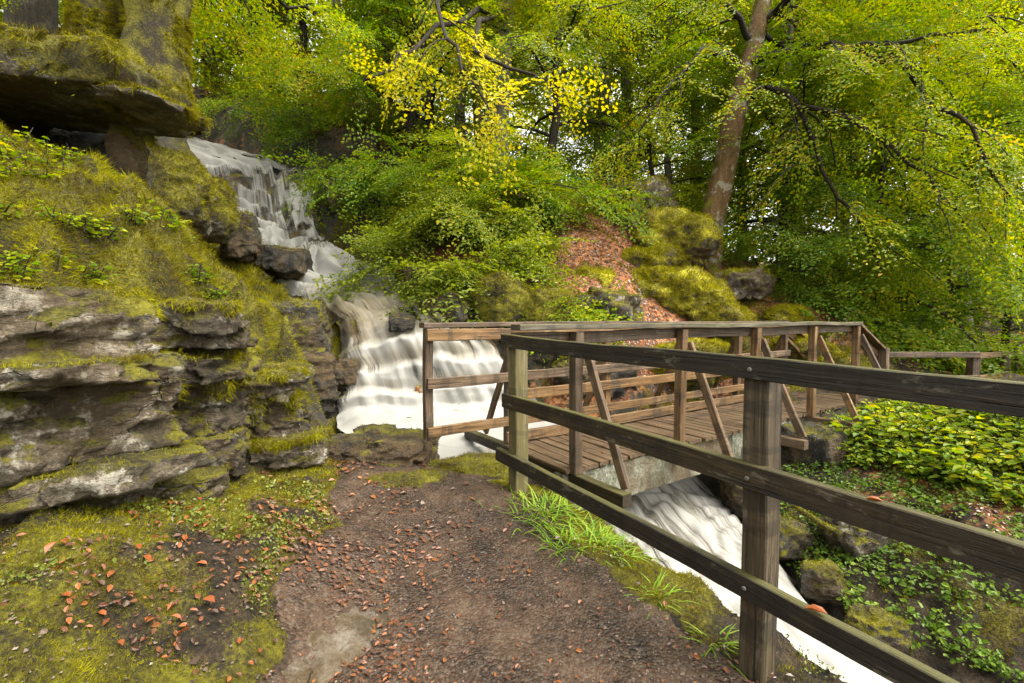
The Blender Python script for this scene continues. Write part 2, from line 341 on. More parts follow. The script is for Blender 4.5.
# cross sections of the falling stream, left bank / right bank, density, whiteness
SEC = [
    (P(120, 122, 15), P(160, 120, 15.5), .62, .5),
    (P(136, 133, 13.5), P(178, 131, 14), .75, .6),
    (P(162, 149, 12), P(245, 150, 12.6), .64, 1.1),
    (P(203, 170, 11.2), P(304, 171, 11.4), .56, 1.1),
    (P(224, 212, 10.6), P(316, 214, 10.7), .50, 1.1),
    (P(246, 240, 9.9), P(326, 236, 10.0), .54, 1.0),
    (P(258, 266, 9.1), P(352, 254, 9.3), .58, .9),
    (P(302, 292, 8.0), P(418, 284, 8.2), .70, .3),
    (P(338, 314, 7.0), P(462, 302, 7.3), .62, .0),
    (P(342, 345, 6.45), P(492, 330, 6.7), .70, .1),
    (P(341, 380, 6.15), P(520, 366, 6.35), .76, .3),
    (P(340, 412, 5.85), P(545, 405, 6.0), 1.0, .5),
    (P(344, 424, 5.0), P(580, 425, 5.6), 1.1, .6),
    (P(420, 462, 4.25), L(1.9, -1.5, -.06), 1.1, .6),
    (L(.75, -.85, -.16), L(3.0, -1.15, -.26), .74, .5),
    (L(.95, -.2, -.50), L(3.2, -.5, -.50), .52, .45),
    (L(.95, .6, -.72), L(2.6, .5, -.70), .56, .45),
    (L(.90, 1.5, -.84), L(1.95, 1.5, -.84), .75, .6),
    (L(.80, 3.0, -.92), L(2.0, 3, -.92), 1.1, .6),
    (L(.8, 6, -1.0), L(2.0, 6, -1.0), 1.1, .6)]
NV, NU = 420, 64
SL = catmull([s[0] for s in SEC], NV); SR = catmull([s[1] for s in SEC], NV)
SD = catmull([[s[2], s[3], 0] for s in SEC], NV)
uu = np.linspace(0, 1, NU)
WS = SL[:, None, :] * (1 - uu)[None, :, None] + SR[:, None, :] * uu[None, :, None]
vv = np.linspace(0, len(SEC) - 1, NV)
VV, UU = np.meshgrid(vv, uu, indexing='ij')
# staircase: along the falls the height is re-timed so that the water drops in short steps
warp = np.stack([UU.ravel() * 2.3, VV.ravel() * 1.0, np.zeros(VV.size)], 1)
ph = VV.ravel() * 2.1 + 2.4 * fbm(warp, 5, 3)
amp = np.interp(VV.ravel(), [0, 2, 3, 7, 8, 11, 12, 14, 16, 18], [0.05, .12, .32, .28, .03, .03, .01, .06, .04, 0])
step = -amp * np.sin(ph * 2 * math.pi) / 2.6
WSf = WS.reshape(-1, 3).copy()
rough_ = .05 * np.interp(VV.ravel(), [0, 7, 9, 12, 13, 16, 18], [1.6, 1.6, .8, .4, .5, .8, .4])
WSf[:, 2] += step + rough_ * fbm(np.stack([UU.ravel() * 9, VV.ravel() * 1.5, UU.ravel() * 0], 1), 9, 3)
edge = np.abs(UU.ravel() - .5) * 2
falls_bulge = np.interp(VV.ravel(), [7, 8.5, 11, 12], [0, .30, .22, 0])
WSf[:, 1] -= falls_bulge * (.6 + .6 * fbm(np.stack([UU.ravel() * 4, VV.ravel() * .5, UU.ravel() * 0], 1), 21, 2))
lipv = VV.ravel() + .42 * fbm(np.stack([UU.ravel() * 3.2, VV.ravel() * .3, UU.ravel() * 0], 1), 71, 3)
low_ = sstep(7.6, 8.4, VV.ravel()) * sstep(11.9, 11.2, VV.ravel())
tier = sum(sstep(c0, c0 + .22, lipv) for c0 in (8.7, 9.45, 10.15, 10.75)) - np.clip((lipv - 8.4) / (11. - 8.4), 0, 1) * 4   # the lower fall drops over four ragged ledges
WSf[:, 1] -= .16 * low_ * tier
strand = fbm(np.stack([UU.ravel() * 22, VV.ravel() * .5, UU.ravel() * 0], 1), 72, 3)
WSf[:, 1] -= .055 * low_ * strand
WSf[:, 2] -= sstep(.8, 1.0, edge) * .10

# surveyed ground points: (x, y, z)
CP = []
def cp(*a): CP.append(tuple(a))
for q in [(0, 1, 0), (-.3, 1.8, .02), (.3, 2.4, .08), (-.3, 2.6, .10), (0, 3.1, .2), (-.4, 3.4, .22), (-.85, 3.3, .2), (-1.1, 2.9, .15), (-.7, 2.3, .08),
          (-.85, 1.7, .05), (.5, 1.5, 0), (0, -1, -.05), (-.8, 0, -.05), (.9, .5, -.02), (.938, 1.76, 0), (.47, 2.46, .1), (1.3, 1.2, -.05), (1.9, .3, -.1),
          (-.95, 3.85, .24), (-1.3, 3.6, .26), (-.45, 3.62, .2), (-.1, 3.5, .2), (.5, -2.5, -.1), (-1, -3, -.05), (2.4, -.8, -.15),
          (-1.55, 3.5, .27), (-1.85, 2.5, .44), (-2.0, 1.9, .60), (-2.3, 1.2, .5), (-1.4, 1.5, .40), (-1.5, 2.2, .43), (-1.45, 2.8, .37), (-1.2, 2.3, .32), (-1.14, 1.75, .28), (-1.3, 2.75, .30), (-1.12, 1.4, .27), (-1.7, 1.4, .55), (-1.3, 1.0, .36), (-1.3, 0, .25), (-2, 0, .6), (-2.5, -1.5, .7),
          (-2.1, 2.85, .36), (-2.05, 3.25, .34), (-1.75, 3.45, .28), (-1.65, 3.9, .24), (-2.3, 2.3, .45), (-2.6, 1.7, .55), (-2.75, 2.95, 1.40), (-2.6, 3.4, 1.40), (-3.1, 2.6, 1.60), (-3.2, 2.0, 1.7), (-3.3, 1.2, 1.6), (-3.2, 0, 1.5), (-2.35, 3.95, 1.12), (-2.2, 4.3, 1.0), (-1.85, 4.35, .4), (-1.8, 4.7, .2), (-1.45, 4.2, .15)]: cp(*q)
for px, py, d in [(0, 150, 3.2), (60, 250, 2.9), (130, 200, 3.6), (215, 252, 4.2), (285, 310, 4.3), (0, 275, 2.55), (60, 172, 3.9), (165, 222, 4.4), (240, 280, 4.0), (305, 345, 4.5),
                  (0, 95, 6.5), (60, 90, 6.2), (90, 112, 6.5), (105, 190, 6.0), (140, 205, 7.5), (172, 242, 7.5), (205, 275, 7.5), (150, 172, 9), (188, 203, 9), (150, 222, 6.3), (183, 258, 6.5), (220, 295, 6.5), (266, 345, 6.3), (325, 390, 5.9),
                  (0, 40, 9), (120, 60, 10), (165, 112, 15.5), (310, 182, 11), (335, 225, 10), (385, 262, 8.8), (455, 290, 7.6), (500, 300, 7.2), (505, 330, 6.9), (545, 380, 6.5),
                  (320, 140, 12), (420, 210, 10), (520, 225, 9.2), (600, 215, 10.5), (650, 240, 10), (700, 268, 9.6), (760, 305, 8.8), (830, 326, 8.5), (600, 300, 7.3), (560, 330, 6.9),
                  (700, 348, 7.3), (570, 385, 6.4), (640, 392, 6.3), (760, 372, 6.9), (690, 310, 8.0), (640, 275, 8.6), (820, 360, 7.5), (590, 190, 14), (700, 232, 13), (480, 170, 13),
                  (370, 90, 17)]: cp(*P(px, py, d))
for s, t, z in [(.0, -.5, .20), (.5, -.5, .08), (.9, -.5, -.4), (.3, -1.25, -.05), (1.8, -.3, -.72), (1.7, .6, -.9), (1.4, 1.6, -1.05), (1.3, 2.8, -1.1), (1.3, 4.5, -1.2),
                (.95, .0, -.6), (.95, 1.2, -.85), (.95, 2.5, -1.0), (.62, 0, .08), (.66, 1, .0), (.68, 1.9, -.08), (.65, 3, -.14), (.35, .4, .14), (.35, 1.3, .04), (.35, 2.2, -.03), (.3, 4.5, -.2), (.9, 4.5, -.9),
                (3.2, -.4, -.5), (2.75, .6, -.7), (2.15, 1.5, -.82), (2.0, 3, -.95), (2.0, 5, -1.), (3.9, .0, -.15), (4.6, -.3, .0), (5.6, -.45, .2), (6.3, -.45, .22), (5.2, .6, .16), (4.2, .8, .0), (3.2, .9, -.42),
                (3.5, 1.6, -.22), (2.7, 1.8, -.55), (3.0, 2.8, -.5), (4.2, 2.0, .10), (5.2, 1.6, .32), (4.5, 3.5, .1), (6.5, 1.2, .5), (7, .2, .35), (8.2, 1, .6), (7, 3, .6), (3.0, 5, -.4), (6, 6, .5), (4.2, -1.2, .0), (5.4, -1.4, .25), (6.4, -1.3, .3),
                (3.3, -1.2, -.3)]: cp(*L(s, t, z))
for q in [(7.15, 7.1, .28), (8.7, 8.0, .28), (10.6, 8.3, .3), (9.4, 7.0, .3), (8.6, 9.2, .35), (-6, 5, 3.6), (-8, 8, 5.2), (-10, 3, 4.2), (-5, 2, 2.9), (-6, -2, 2.5), (0, 22, 7), (-8, 20, 9), (8, 20, 3.2), (15, 20, 2.2), (20, 12, 1), (12, 10, .8), (12, 5, .9), (10, 0, .6), (30, 40, 5), (-30, 40, 14), (0, 45, 10),
          (-20, 0, 7), (20, -5, .5), (-6, -6, 1.6), (-20, -12, 5), (5, 13.5, 2.9), (10, 15, 1.5), (-4, 16, 8.5), (60, 60, 8), (-60, 60, 20), (0, 80, 14), (50, 0, 3), (-50, 0, 14), (8, -8, -.2), (40, -12, 2)]: cp(*q)
CP = np.array(CP)
def _rbf_fit():
    X = CP[:, :2]; r = np.sqrt(((X[:, None] - X[None]) ** 2).sum(-1) + 1e-4)
    n = len(X); A = np.zeros((n + 3, n + 3)); A[:n, :n] = r + np.eye(n) * -.012
    A[:n, n] = 1; A[:n, n + 1:] = X; A[n, :n] = 1; A[n + 1:, :n] = X.T
    return np.linalg.solve(A, np.concatenate([CP[:, 2], [0, 0, 0]]))
RW = _rbf_fit()
# coarse water samples used to sink the bed under the stream
WB = WSf.reshape(NV, NU, 3)[::3, ::4].reshape(-1, 3)
def path_mask(x, y):
    xl = np.interp(y, [-3, .5, 1.7, 2.57, 3.2, 3.8], [-1.0, -.95, -.99, -1.12, -1.33, -1.4])
    s = x * BV[0] + (y - BO[1]) * BV[1]
    nz = fbm(np.stack([x * 3, y * 3, x * 0], 1), 31, 4) * .16
    d = np.minimum(x - xl, np.minimum(-s + .03, 3.75 - y))
    return d + nz
def H_exact(x, y, carve=True):
    x = np.atleast_1d(np.asarray(x, float)); y = np.atleast_1d(np.asarray(y, float)); z = np.zeros(len(x)); q = np.stack([x, y], 1)
    for i in range(0, len(x), 20000):
        j = slice(i, i + 20000)
        r = np.sqrt(((q[j][:, None] - CP[None, :, :2]) ** 2).sum(-1) + 1e-4)
        z[j] = r @ RW[:-3] + RW[-3] + q[j] @ RW[-2:]
    pm = path_mask(x, y); off = sstep(.05, -.35, pm)
    p3 = np.stack([x, y, z * .6], 1)
    dist = np.hypot(x, y)
    z = z + off * (.16 * fbm(p3 * 1.5, 3, 3) + .10 * fbm(p3 * 5, 4, 4)) + (1 - off) * .022 * fbm(p3 * 4, 6, 4) + sstep(12, 40, dist) * 1.0 * fbm(p3 * .15, 8, 3)
    z = z + .035 * off * fbm(p3 * 16, 12, 3)
    cush = sstep(-1.5, -1.9, x) * sstep(.7, 1.1, z) * off
    z = z + cush * (.24 * (.5 - np.abs(fbm(p3 * 1.9, 14, 3)) * 2.2) + .10 * (.5 - np.abs(fbm(p3 * 6, 15, 2)) * 1.4))
    if carve:
        near = np.where((y > -4) & (y < 17) & (x > -9) & (x < 6))[0]
        for i in range(0, len(near), 8000):
            j = near[i:i + 8000]
            d2 = ((q[j][:, None] - WB[None, :, :2]) ** 2).sum(-1)
            k = d2.argmin(1); dd = np.sqrt(d2[np.arange(len(j)), k])
            lim = WB[k, 2] - .22 + np.clip(dd - .18, 0, 9) * 3.2
            z[j] = np.minimum(z[j], lim)
    return z

def grid_faces(nr, nc):
    i = np.arange(nr - 1)[:, None] * nc + np.arange(nc - 1)[None]
    return np.stack([i, i + 1, i + nc + 1, i + nc], -1).reshape(-1, 4)
def zones(x, y, z, slope):
    """rock-allowed, moss, litter"""
    p = np.stack([x, y, z * .5], 1)
    n = fbm(p * 1.6, 41, 4); n2 = fbm(p * .7, 45, 3)
    pm = path_mask(x, y)
    s = x * BV[0] + (y - BO[1]) * BV[1]; t = -(x * BU[0] + (y - BO[1]) * BU[1])
    moss = np.zeros(len(x)); lit = np.zeros(len(x))
    left = (x < -.9) & (s < .9)
    moss = np.where(left, .85 + .4 * n, moss)
    moss = np.where(left & (z < .62), .52 + .5 * n + .35 * fbm(p * 7, 47, 3), moss)
    strip = (s > -.05) & (s < .95) & (t > -.3)
    moss = np.where(strip, .62 + .5 * n, moss)
    right = (s > 1.8) & (t > -1.0)
    moss = np.where(right, .30 + .5 * n, moss); lit = np.where(right & (z > -.35), .42 + .6 * n2, lit)
    hill = (t <= -1.0) & (s > .3) & (x > -2.5)
    moss = np.where(hill, .40 + .75 * n, moss); lit = np.where(hill, .62 - .65 * n, lit)
    far = (np.hypot(x, y) > 13)
    moss = np.where(far, .35 + .3 * n, moss); lit = np.where(far, .35 + .5 * n2, lit)
    wetn = pm > .05
    moss = np.where(wetn, 0, moss); lit = np.where(wetn, 0, lit)
    lm = (x < -1.5) & (z > .8) & (y < 9)
    rk = np.where(lm, .1, 1.); moss = np.where(lm, np.maximum(moss, .66 + .25 * n), moss)
    return np.stack([rk, np.clip(moss, 0, 1), np.clip(lit, 0, 1)], 1)

# one ground sheet, finer near the viewer
na, nr = 620, 560
ang = np.linspace(math.radians(-88), math.radians(88), na)
rad = np.concatenate([np.geomspace(.5, 2.9, 30)[:-1], np.geomspace(2.9, 9.5, 370)[:-1], np.geomspace(9.5, 110, nr - 398)])
A_, R_ = np.meshgrid(ang, rad, indexing='xy')
gx = (np.sin(A_) * R_).ravel(); gy = (np.cos(A_) * R_ - 2.6).ravel()
gz = H_exact(gx, gy)
nr = len(rad)
gz2 = gz.reshape(nr, na)
def H(x, y, carve=True):
    # height of the finished ground sheet (bilinear in its own grid)
    x = np.atleast_1d(np.asarray(x, float)); y = np.atleast_1d(np.asarray(y, float)) + 2.6
    a = np.clip((np.arctan2(x, y) - ang[0]) / (ang[1] - ang[0]), 0, na - 1.001); rr_ = np.clip(np.interp(np.hypot(x, y), rad, np.arange(nr)), 0, nr - 1.001)
    i = a.astype(int); j = rr_.astype(int); f = a - i; g = rr_ - j
    return (gz2[j, i] * (1 - f) + gz2[j, i + 1] * f) * (1 - g) + (gz2[j + 1, i] * (1 - f) + gz2[j + 1, i + 1] * f) * g
def H1(x, y): return float(H([x], [y])[0])
me = mesh_np('ground', np.stack([gx, gy, gz], 1), [grid_faces(nr, na)], True)
vcol(me, 'zone', zones(gx, gy, gz, None))
ground = tag(link('ground', me, M['ground']), kind='structure')

# path sheet lying just on the ground
xs = np.arange(-1.6, 2.0, .02); ys = np.arange(-2.5, 4.0, .02)
X_, Y_ = np.meshgrid(xs, ys, indexing='xy'); px_, py_ = X_.ravel(), Y_.ravel()
pm = path_mask(px_, py_)
pz = H(px_, py_) + .012 * sstep(0, .12, pm) - .004 + .010 * fbm(np.stack([px_ * 12, py_ * 12, px_ * 0], 1), 77, 4) * sstep(0, .1, pm)
fc = grid_faces(len(ys), len(xs)); keep = pm[fc].min(1) > .0
used = np.unique(fc[keep]); remap = np.zeros(len(px_), int); remap[used] = np.arange(len(used))
me = mesh_np('path', np.stack([px_, py_, pz], 1)[used], [remap[fc[keep]]], True)
tag(link('path', me, M['path']), kind='structure')

# water: falls and stream, one running sheet cut in two where the pool begins
def water_obj(name, i0, i1):
    vs = WSf.reshape(NV, NU, 3)[i0:i1].reshape(-1, 3)
    me = mesh_np(name, vs, [grid_faces(i1 - i0, NU)[:, ::-1]], True)
    uvl = me.uv_layers.new(name='flow')
    wid = np.linalg.norm(SR - SL, axis=1)[i0:i1]
    ln = np.concatenate([[0], np.cumsum(np.linalg.norm(np.diff(WS.mean(1), axis=0), axis=1))])[i0:i1]
    wob = .02 * fbm(np.stack([UU[i0:i1].ravel() * 3, VV[i0:i1].ravel() * 1.3, UU[i0:i1].ravel() * 0], 1), 61, 3)
    U2 = ((UU[i0:i1] - .5) * np.clip(wid, .8, 2.6)[:, None] * .45).ravel() + wob; V2 = np.repeat(ln, NU) * .8
    li = np.zeros(len(me.loops), np.int32); me.loops.foreach_get('vertex_index', li)
    uvl.data.foreach_set('uv', np.stack([U2[li], V2[li]], 1).astype(np.float32).ravel())
    fo = np.repeat(SD[i0:i1, :2], NU, 0)
    e = edge.reshape(NV, NU)[i0:i1].ravel()
    fo = fo.copy(); fo[:, 0] -= .35 * sstep(.82, 1.0, e)
    u_ = UU[i0:i1].ravel(); v_ = VV[i0:i1].ravel()
    fo[:, 0] -= .34 * sstep(.55, .95, u_) * sstep(6.2, 7, v_) * sstep(10.2, 8.8, v_)
    fo[:, 0] += .55 * sstep(1.5, 2.5, v_) * sstep(7.2, 6.2, v_) * fbm(np.stack([u_ * 5, v_ * 2.2, u_ * 0], 1), 63, 3)
    lv_ = lipv[i0 * NU:i1 * NU]; lo_ = low_[i0 * NU:i1 * NU]
    fo[:, 0] += lo_ * (.20 * strand[i0 * NU:i1 * NU] - .04 + .5 * fbm(np.stack([u_ * 3.5, v_ * 1.6, u_ * 0], 1), 66, 3) * sstep(11., 9.5, v_))
    for c0 in (8.7, 9.45, 10.15, 10.75): fo[:, 1] += .38 * lo_ * sstep(c0 + .02, c0 + .2, lv_) * sstep(c0 + .6, c0 + .25, lv_)
    fo[:, 1] += 0 * np.clip(np.sin(ph[i0 * NU:i1 * NU] * 2 * math.pi + 1.2), 0, 1) * sstep(8, 9, v_) * sstep(12, 11, v_)
    fo[:, 1] += .5 * sstep(10.6, 11.3, v_) * sstep(12.5, 11.8, v_)
    vcol(me, 'foam', np.concatenate([fo, np.zeros((len(fo), 1))], 1))
    return tag(link(name, me, M['water']), kind='structure')
cut = int(NV * 11.3 / (len(SEC) - 1))
water_obj('waterfall', 0, cut + 1); water_obj('stream', cut, NV)
# dark wet rock bed under the water
bed = WSf.copy(); bed[:, 2] -= .06; bed[:, 1] += .04
bp = bed * np.array([3.2, 3.2, 5.]); bed[:, 2] += (.10 + .06 * sstep(1.5, 2.5, VV.ravel()) * sstep(7, 6, VV.ravel())) * fbm(bp, 91, 4)
me = mesh_np('stream_bed', bed, [grid_faces(NV, NU)[:, ::-1]], True)
tag(link('stream_bed', me, M['rock_wet']), kind='structure')

# ================================================================== ROCKS
def rock_mesh(name, size, seed, n=26, round_=.35, rough=.16, strata=.0, flat=0., cuts=9):
    lx, ly, lz = size; m = max(lx, ly, lz)
    bm_v = {}; verts = []; faces = []
    nx, ny, nz_ = [max(4, int(n * v / m)) for v in (lx, ly, lz)]
    def vid(i, j, k):
        key = (i, j, k)
        if key not in bm_v:
            bm_v[key] = len(verts); verts.append((i / nx * 2 - 1, j / ny * 2 - 1, k / nz_ * 2 - 1))
        return bm_v[key]
    for i in range(nx):
        for j in range(ny):
            for k, fl in ((0, True), (nz_, False)):
                f = [vid(i, j, k), vid(i + 1, j, k), vid(i + 1, j + 1, k), vid(i, j + 1, k)]; faces.append(f[::-1] if fl else f)
    for i in range(nx):
        for k in range(nz_):
            for j, fl in ((0, False), (ny, True)):
                f = [vid(i, j, k), vid(i + 1, j, k), vid(i + 1, j, k + 1), vid(i, j, k + 1)]; faces.append(f[::-1] if fl else f)
    for j in range(ny):
        for k in range(nz_):
            for i, fl in ((0, True), (nx, False)):
                f = [vid(i, j, k), vid(i, j + 1, k), vid(i, j + 1, k + 1), vid(i, j, k + 1)]; faces.append(f[::-1] if fl else f)
    p = np.array(verts)
    sp = p / np.linalg.norm(p, axis=1)[:, None]
    mx = np.abs(p).max(1)[:, None]
    p = p * (1 - round_) + sp * mx * round_ * 1.12
    rg = np.random.default_rng(seed * 7 + 1)
    for _ in range(cuts):
        nn_ = rg.normal(0, 1, 3) * np.array([1, 1, .75]); nn_ /= np.linalg.norm(nn_)
        p = p + np.array([.0, .0, .0]); e_ = p @ nn_; lim = e_.max() * rg.uniform(.66, .92)
        p = p - np.maximum(0, e_ - lim)[:, None] * nn_ * .93
    q = p * np.array(size) / 2
    d = q / np.linalg.norm(q, axis=1)[:, None]
    base = np.array([seed * 3.7, seed * 1.3, seed * 2.1])
    s = m
    k = rough * s
    low = fbm(q / s * 2.2 + base, seed, 3); mid = fbm(q / s * 6 + base, seed + 5, 3); hi = fbm(q * 16 + base, seed + 9, 3)
    ridg = 1 - np.abs(fbm(q / s * np.array([3, 3, 7]) + base, seed + 13, 4)) * 2
    q = q + d * (k * low * .8 + k * .35 * mid + k * .25 * (ridg - .5))[:, None] + d * (.016 * hi + .020 * (.5 - np.abs(fbm(q * 8 + base, seed + 21, 3)) * 2))[:, None]
    if strata > 0:
        # fractured chips: every cell of a jittered lattice sits a little in or out, with its own tilt
        for scl, amp_ in ((np.array([3.2, 3.2, 7.]), .042), (np.array([8., 8., 16.]), .018)):
            g = q * scl + base + .35 * np.stack([vnoise(q * 5 + 3, seed + 31), vnoise(q * 5 + 9, seed + 32), vnoise(q * 5 + 15, seed + 33)], 1)
            g0 = np.floor(g); best = np.full(len(q), 9e9); val = np.zeros(len(q))
            for dx in (-1, 0, 1):
                for dy in (-1, 0, 1):
                    for dz in (-1, 0, 1):
                        c = g0 + np.array([dx, dy, dz]); h = [_h(c[:, 0], c[:, 1], c[:, 2], seed + 50 + k_) for k_ in range(6)]
                        df = g - (c + .5 + .45 * np.stack(h[:3], 1)); d2 = (df ** 2).sum(1); m_ = d2 < best; best[m_] = d2[m_]
                        val[m_] = (h[3] + .8 * (df[:, 0] * h[4] + df[:, 1] * h[5] + df[:, 2] * h[3]))[m_]
            q = q + d * np.array([1, 1, .5]) * (amp_ * strata * val)[:, None]
        zz = q[:, 2] * 14 / strata * .6 + 1.5 * vnoise(q * 1.1 + base, seed + 2)
        w = vnoise(np.stack([np.floor(zz) * 7.3, q[:, 0] * .8, q[:, 1] * .8], 1), seed + 3) + .5 * vnoise(np.stack([np.floor(zz * 2.3) * 3.1, q[:, 0] * 1.5, q[:, 1] * 1.5], 1), seed + 4)
        side = np.array([1, 1, .0]) * d
        q = q + side * (w * .032 * strata)[:, None]
    return mesh_np(name, q, [np.array(faces)], True)
ROCKS = []
def rock(name, c, size, rz, seed, m, label, cat='rock', group=None, tilt=(0, 0), **kw):
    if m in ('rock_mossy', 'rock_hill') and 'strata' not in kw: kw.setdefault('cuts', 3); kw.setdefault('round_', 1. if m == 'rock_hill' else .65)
    me = rock_mesh(name, size, seed, **kw)
    o = link(name, me, M[m], None, Vector(c)); o.rotation_euler = (tilt[0], tilt[1], rz)
    tag(o, label, cat, group); ROCKS.append(o); return o
RD = math.radians
def Pz(px, py, d): return tuple(P(px, py, d))
# --- left wall, bed by bed
GW = 'blocks of the left rock wall'
rock('rock_block', (-2.69, 1.89, 1.375), (1.75, 1.0, .40), RD(60), 3, 'rock_pale', 'uppermost pale slab of the left rock wall with moss hanging over its edge', group=GW, n=100, round_=.10, rough=.05, strata=1.2, cuts=5)
rock('rock_block', (-2.64, 1.93, .955), (1.8, 1.02, .36), RD(58), 5, 'rock_pale', 'thick jutting pale block under the dark gap, carrying a moss cushion', group=GW, n=104, round_=.12, rough=.06, strata=1.2, cuts=6)
rock('rock_block', (-2.75, 1.99, .52), (1.7, 1.0, .60), RD(58), 8, 'rock_brown', 'grey recessed block at the foot of the left wall beside a heap of orange leaves', group=GW, n=100, round_=.1, rough=.05, strata=1., cuts=5)
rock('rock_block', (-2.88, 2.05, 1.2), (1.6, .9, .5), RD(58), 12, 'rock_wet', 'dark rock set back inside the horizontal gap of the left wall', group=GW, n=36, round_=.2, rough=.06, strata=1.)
rock('rock_block', (-2.16, 3.10, 1.38), (.62, .8, .28), RD(20), 14, 'rock_brown', 'small squared block jutting high in the rock wall, left of the hanging moss', group=GW, n=50, round_=.08, rough=.06, strata=1., cuts=4)
rock('rock_block', (-2.30, 3.22, .78), (.72, .8, .95), RD(24), 17, 'rock_brown', 'tall brown recessed block with a pale lichen patch in the middle of the wall', group=GW, n=84, round_=.1, rough=.05, strata=1., cuts=5)
rock('rock_block', (-2.20, 3.80, .56), (.86, .8, .62), RD(24), 19, 'rock_brown', 'brown cracked block at the right end of the rock wall beside the path', group=GW, n=90, round_=.14, rough=.06, strata=1., cuts=5)
rock('rock_block', (-2.16, 3.78, .93), (.84, .84, .2), RD(20), 23, 'rock_pale', 'thin pale capstone with a moss rim at the right end of the wall', group=GW, n=54, round_=.25, rough=.07, strata=1., cuts=5)
for c_, sz, rz, sd, lab in [((-1.98, 2.05, 1.185), (.55, .4, .10), 58, 201, 'thin broken plate of stone wedged in the dark gap of the left wall'),
        ((-2.0, 2.42, 1.12), (.34, .4, .22), 40, 202, 'small stone chocked under the right end of the uppermost slab'),
        ((-1.95, 2.18, .70), (.7, .35, .12), 58, 203, 'thin ledge under the jutting pale block'),
        ((-2.05, 3.0, 1.10), (.5, .5, .14), 22, 204, 'shaded slate like plate under the small squared block'),
        ((-1.78, 3.62, .40), (.5, .4, .2), 24, 205, 'low broken stone at the foot of the right end block'),
        ((-2.02, 2.95, .52), (.4, .4, .3), 24, 206, 'lichen spotted stone at the foot of the tall recessed block'),
        ((-1.95, 2.62, .40), (.35, .3, .2), 10, 207, 'fallen stone at the inner corner of the rock wall')]:
    rock('rock_block', c_, sz, RD(rz), sd, 'rock_pale' if sd % 2 else 'rock_brown', lab, group=GW, n=40, round_=.12, rough=.08, strata=1., cuts=6)
rock('rock_ledge', Pz(-36, 81, 4.85), (4.0, 1.5, .46), RD(6), 27, 'rock_mossy', 'long moss covered overhanging rock ledge in front of the thick mossy trunk', 'rock', n=90, round_=.3, rough=.035, strata=.8, cuts=4, tilt=(0, RD(1.5)))
rock('rock_ledge', Pz(152, 110, 4.85), (.75, .8, .11), RD(6), 29, 'rock_pale', 'bare flat grey tip of rock poking out from under the mossy ledge', 'rock', n=50, round_=.3, rough=.05, strata=.8, tilt=(0, RD(1)))
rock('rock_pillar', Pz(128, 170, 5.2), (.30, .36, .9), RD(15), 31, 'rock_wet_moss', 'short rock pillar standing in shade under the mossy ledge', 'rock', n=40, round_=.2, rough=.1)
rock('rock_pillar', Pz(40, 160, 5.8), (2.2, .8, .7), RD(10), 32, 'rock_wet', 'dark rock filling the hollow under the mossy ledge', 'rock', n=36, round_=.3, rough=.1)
# --- beside and in the falls
G = 'boulders along the waterfall'
rock('boulder', Pz(162, 196, 6.7), (1.15, 1.1, 1.2), RD(30), 35, 'rock_mossy', 'large mossy boulder left of the upper falls below the bare ledge tip', group=G, n=44, rough=.12)
rock('boulder', Pz(202, 208, 7.3), (.85, .8, .95), RD(10), 36, 'rock_mossy', 'rounded mossy boulder at the left edge of the falls, above the black wet one', group=G, n=36, rough=.12)
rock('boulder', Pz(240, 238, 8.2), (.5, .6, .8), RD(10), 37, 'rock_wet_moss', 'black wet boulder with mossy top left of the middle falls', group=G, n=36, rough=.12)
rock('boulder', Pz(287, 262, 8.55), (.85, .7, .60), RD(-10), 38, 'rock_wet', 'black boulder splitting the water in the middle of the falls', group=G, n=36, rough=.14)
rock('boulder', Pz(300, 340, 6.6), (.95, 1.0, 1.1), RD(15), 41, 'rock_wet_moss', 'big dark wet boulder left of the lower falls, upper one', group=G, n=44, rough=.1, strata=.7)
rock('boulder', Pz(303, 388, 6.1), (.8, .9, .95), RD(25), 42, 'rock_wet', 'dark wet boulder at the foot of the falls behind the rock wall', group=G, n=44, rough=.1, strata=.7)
rock('boulder', Pz(418, 280, 7.9), (.55, .5, .42), RD(15), 44, 'rock_wet', 'small dark rock on the right rim of the lower falls under hanging leaves', group=G, n=30, rough=.14)
rock('boulder', Pz(402, 322, 6.55), (.34, .3, .26), RD(15), 311, 'rock_wet', 'small black rock breaking the crest of the lower falls', group=G, n=28, rough=.14)
rock('boulder', Pz(346, 372, 6.15), (.3, .3, .34), RD(15), 312, 'rock_wet', 'small black rock showing through the left edge of the lower falls', group=G, n=28, rough=.14)
rock('boulder', Pz(450, 308, 7.0), (.75, .6, .5), RD(-15), 45, 'rock_wet_moss', 'dark rock with a mossy top right of the lower falls above the bridge end rail', group=G, n=34, rough=.12)
rock('boulder', Pz(505, 302, 6.95), (.85, .8, .75), RD(35), 46, 'rock_mossy', 'brown mossy boulder right of the lower falls under the leafy bush', group=G, n=36, rough=.12)
rock('boulder', Pz(545, 310, 7.0), (.8, .7, .6), RD(5), 47, 'rock_mossy', 'low mossy boulder behind the bridge handrail under the bush', group=G, n=34, rough=.12)
rock('boulder', Pz(340, 150, 12.3), (2.0, 1.4, 1.), RD(5), 48, 'rock_wet', 'dark shaded rock right of the top of the falls', group=G, n=36, rough=.12)
rock('boulder', Pz(345, 205, 11.0), (.9, 1.0, 1.2), RD(25), 49, 'rock_wet', 'dark rock right of the middle step of the upper falls', group=G, n=36, rough=.12)
rock('boulder', Pz(290, 138, 14), (2.4, 1.4, .9), RD(-15), 50, 'rock_mossy', 'mossy rock bank behind the upper right of the falls', group=G, n=36, rough=.12)
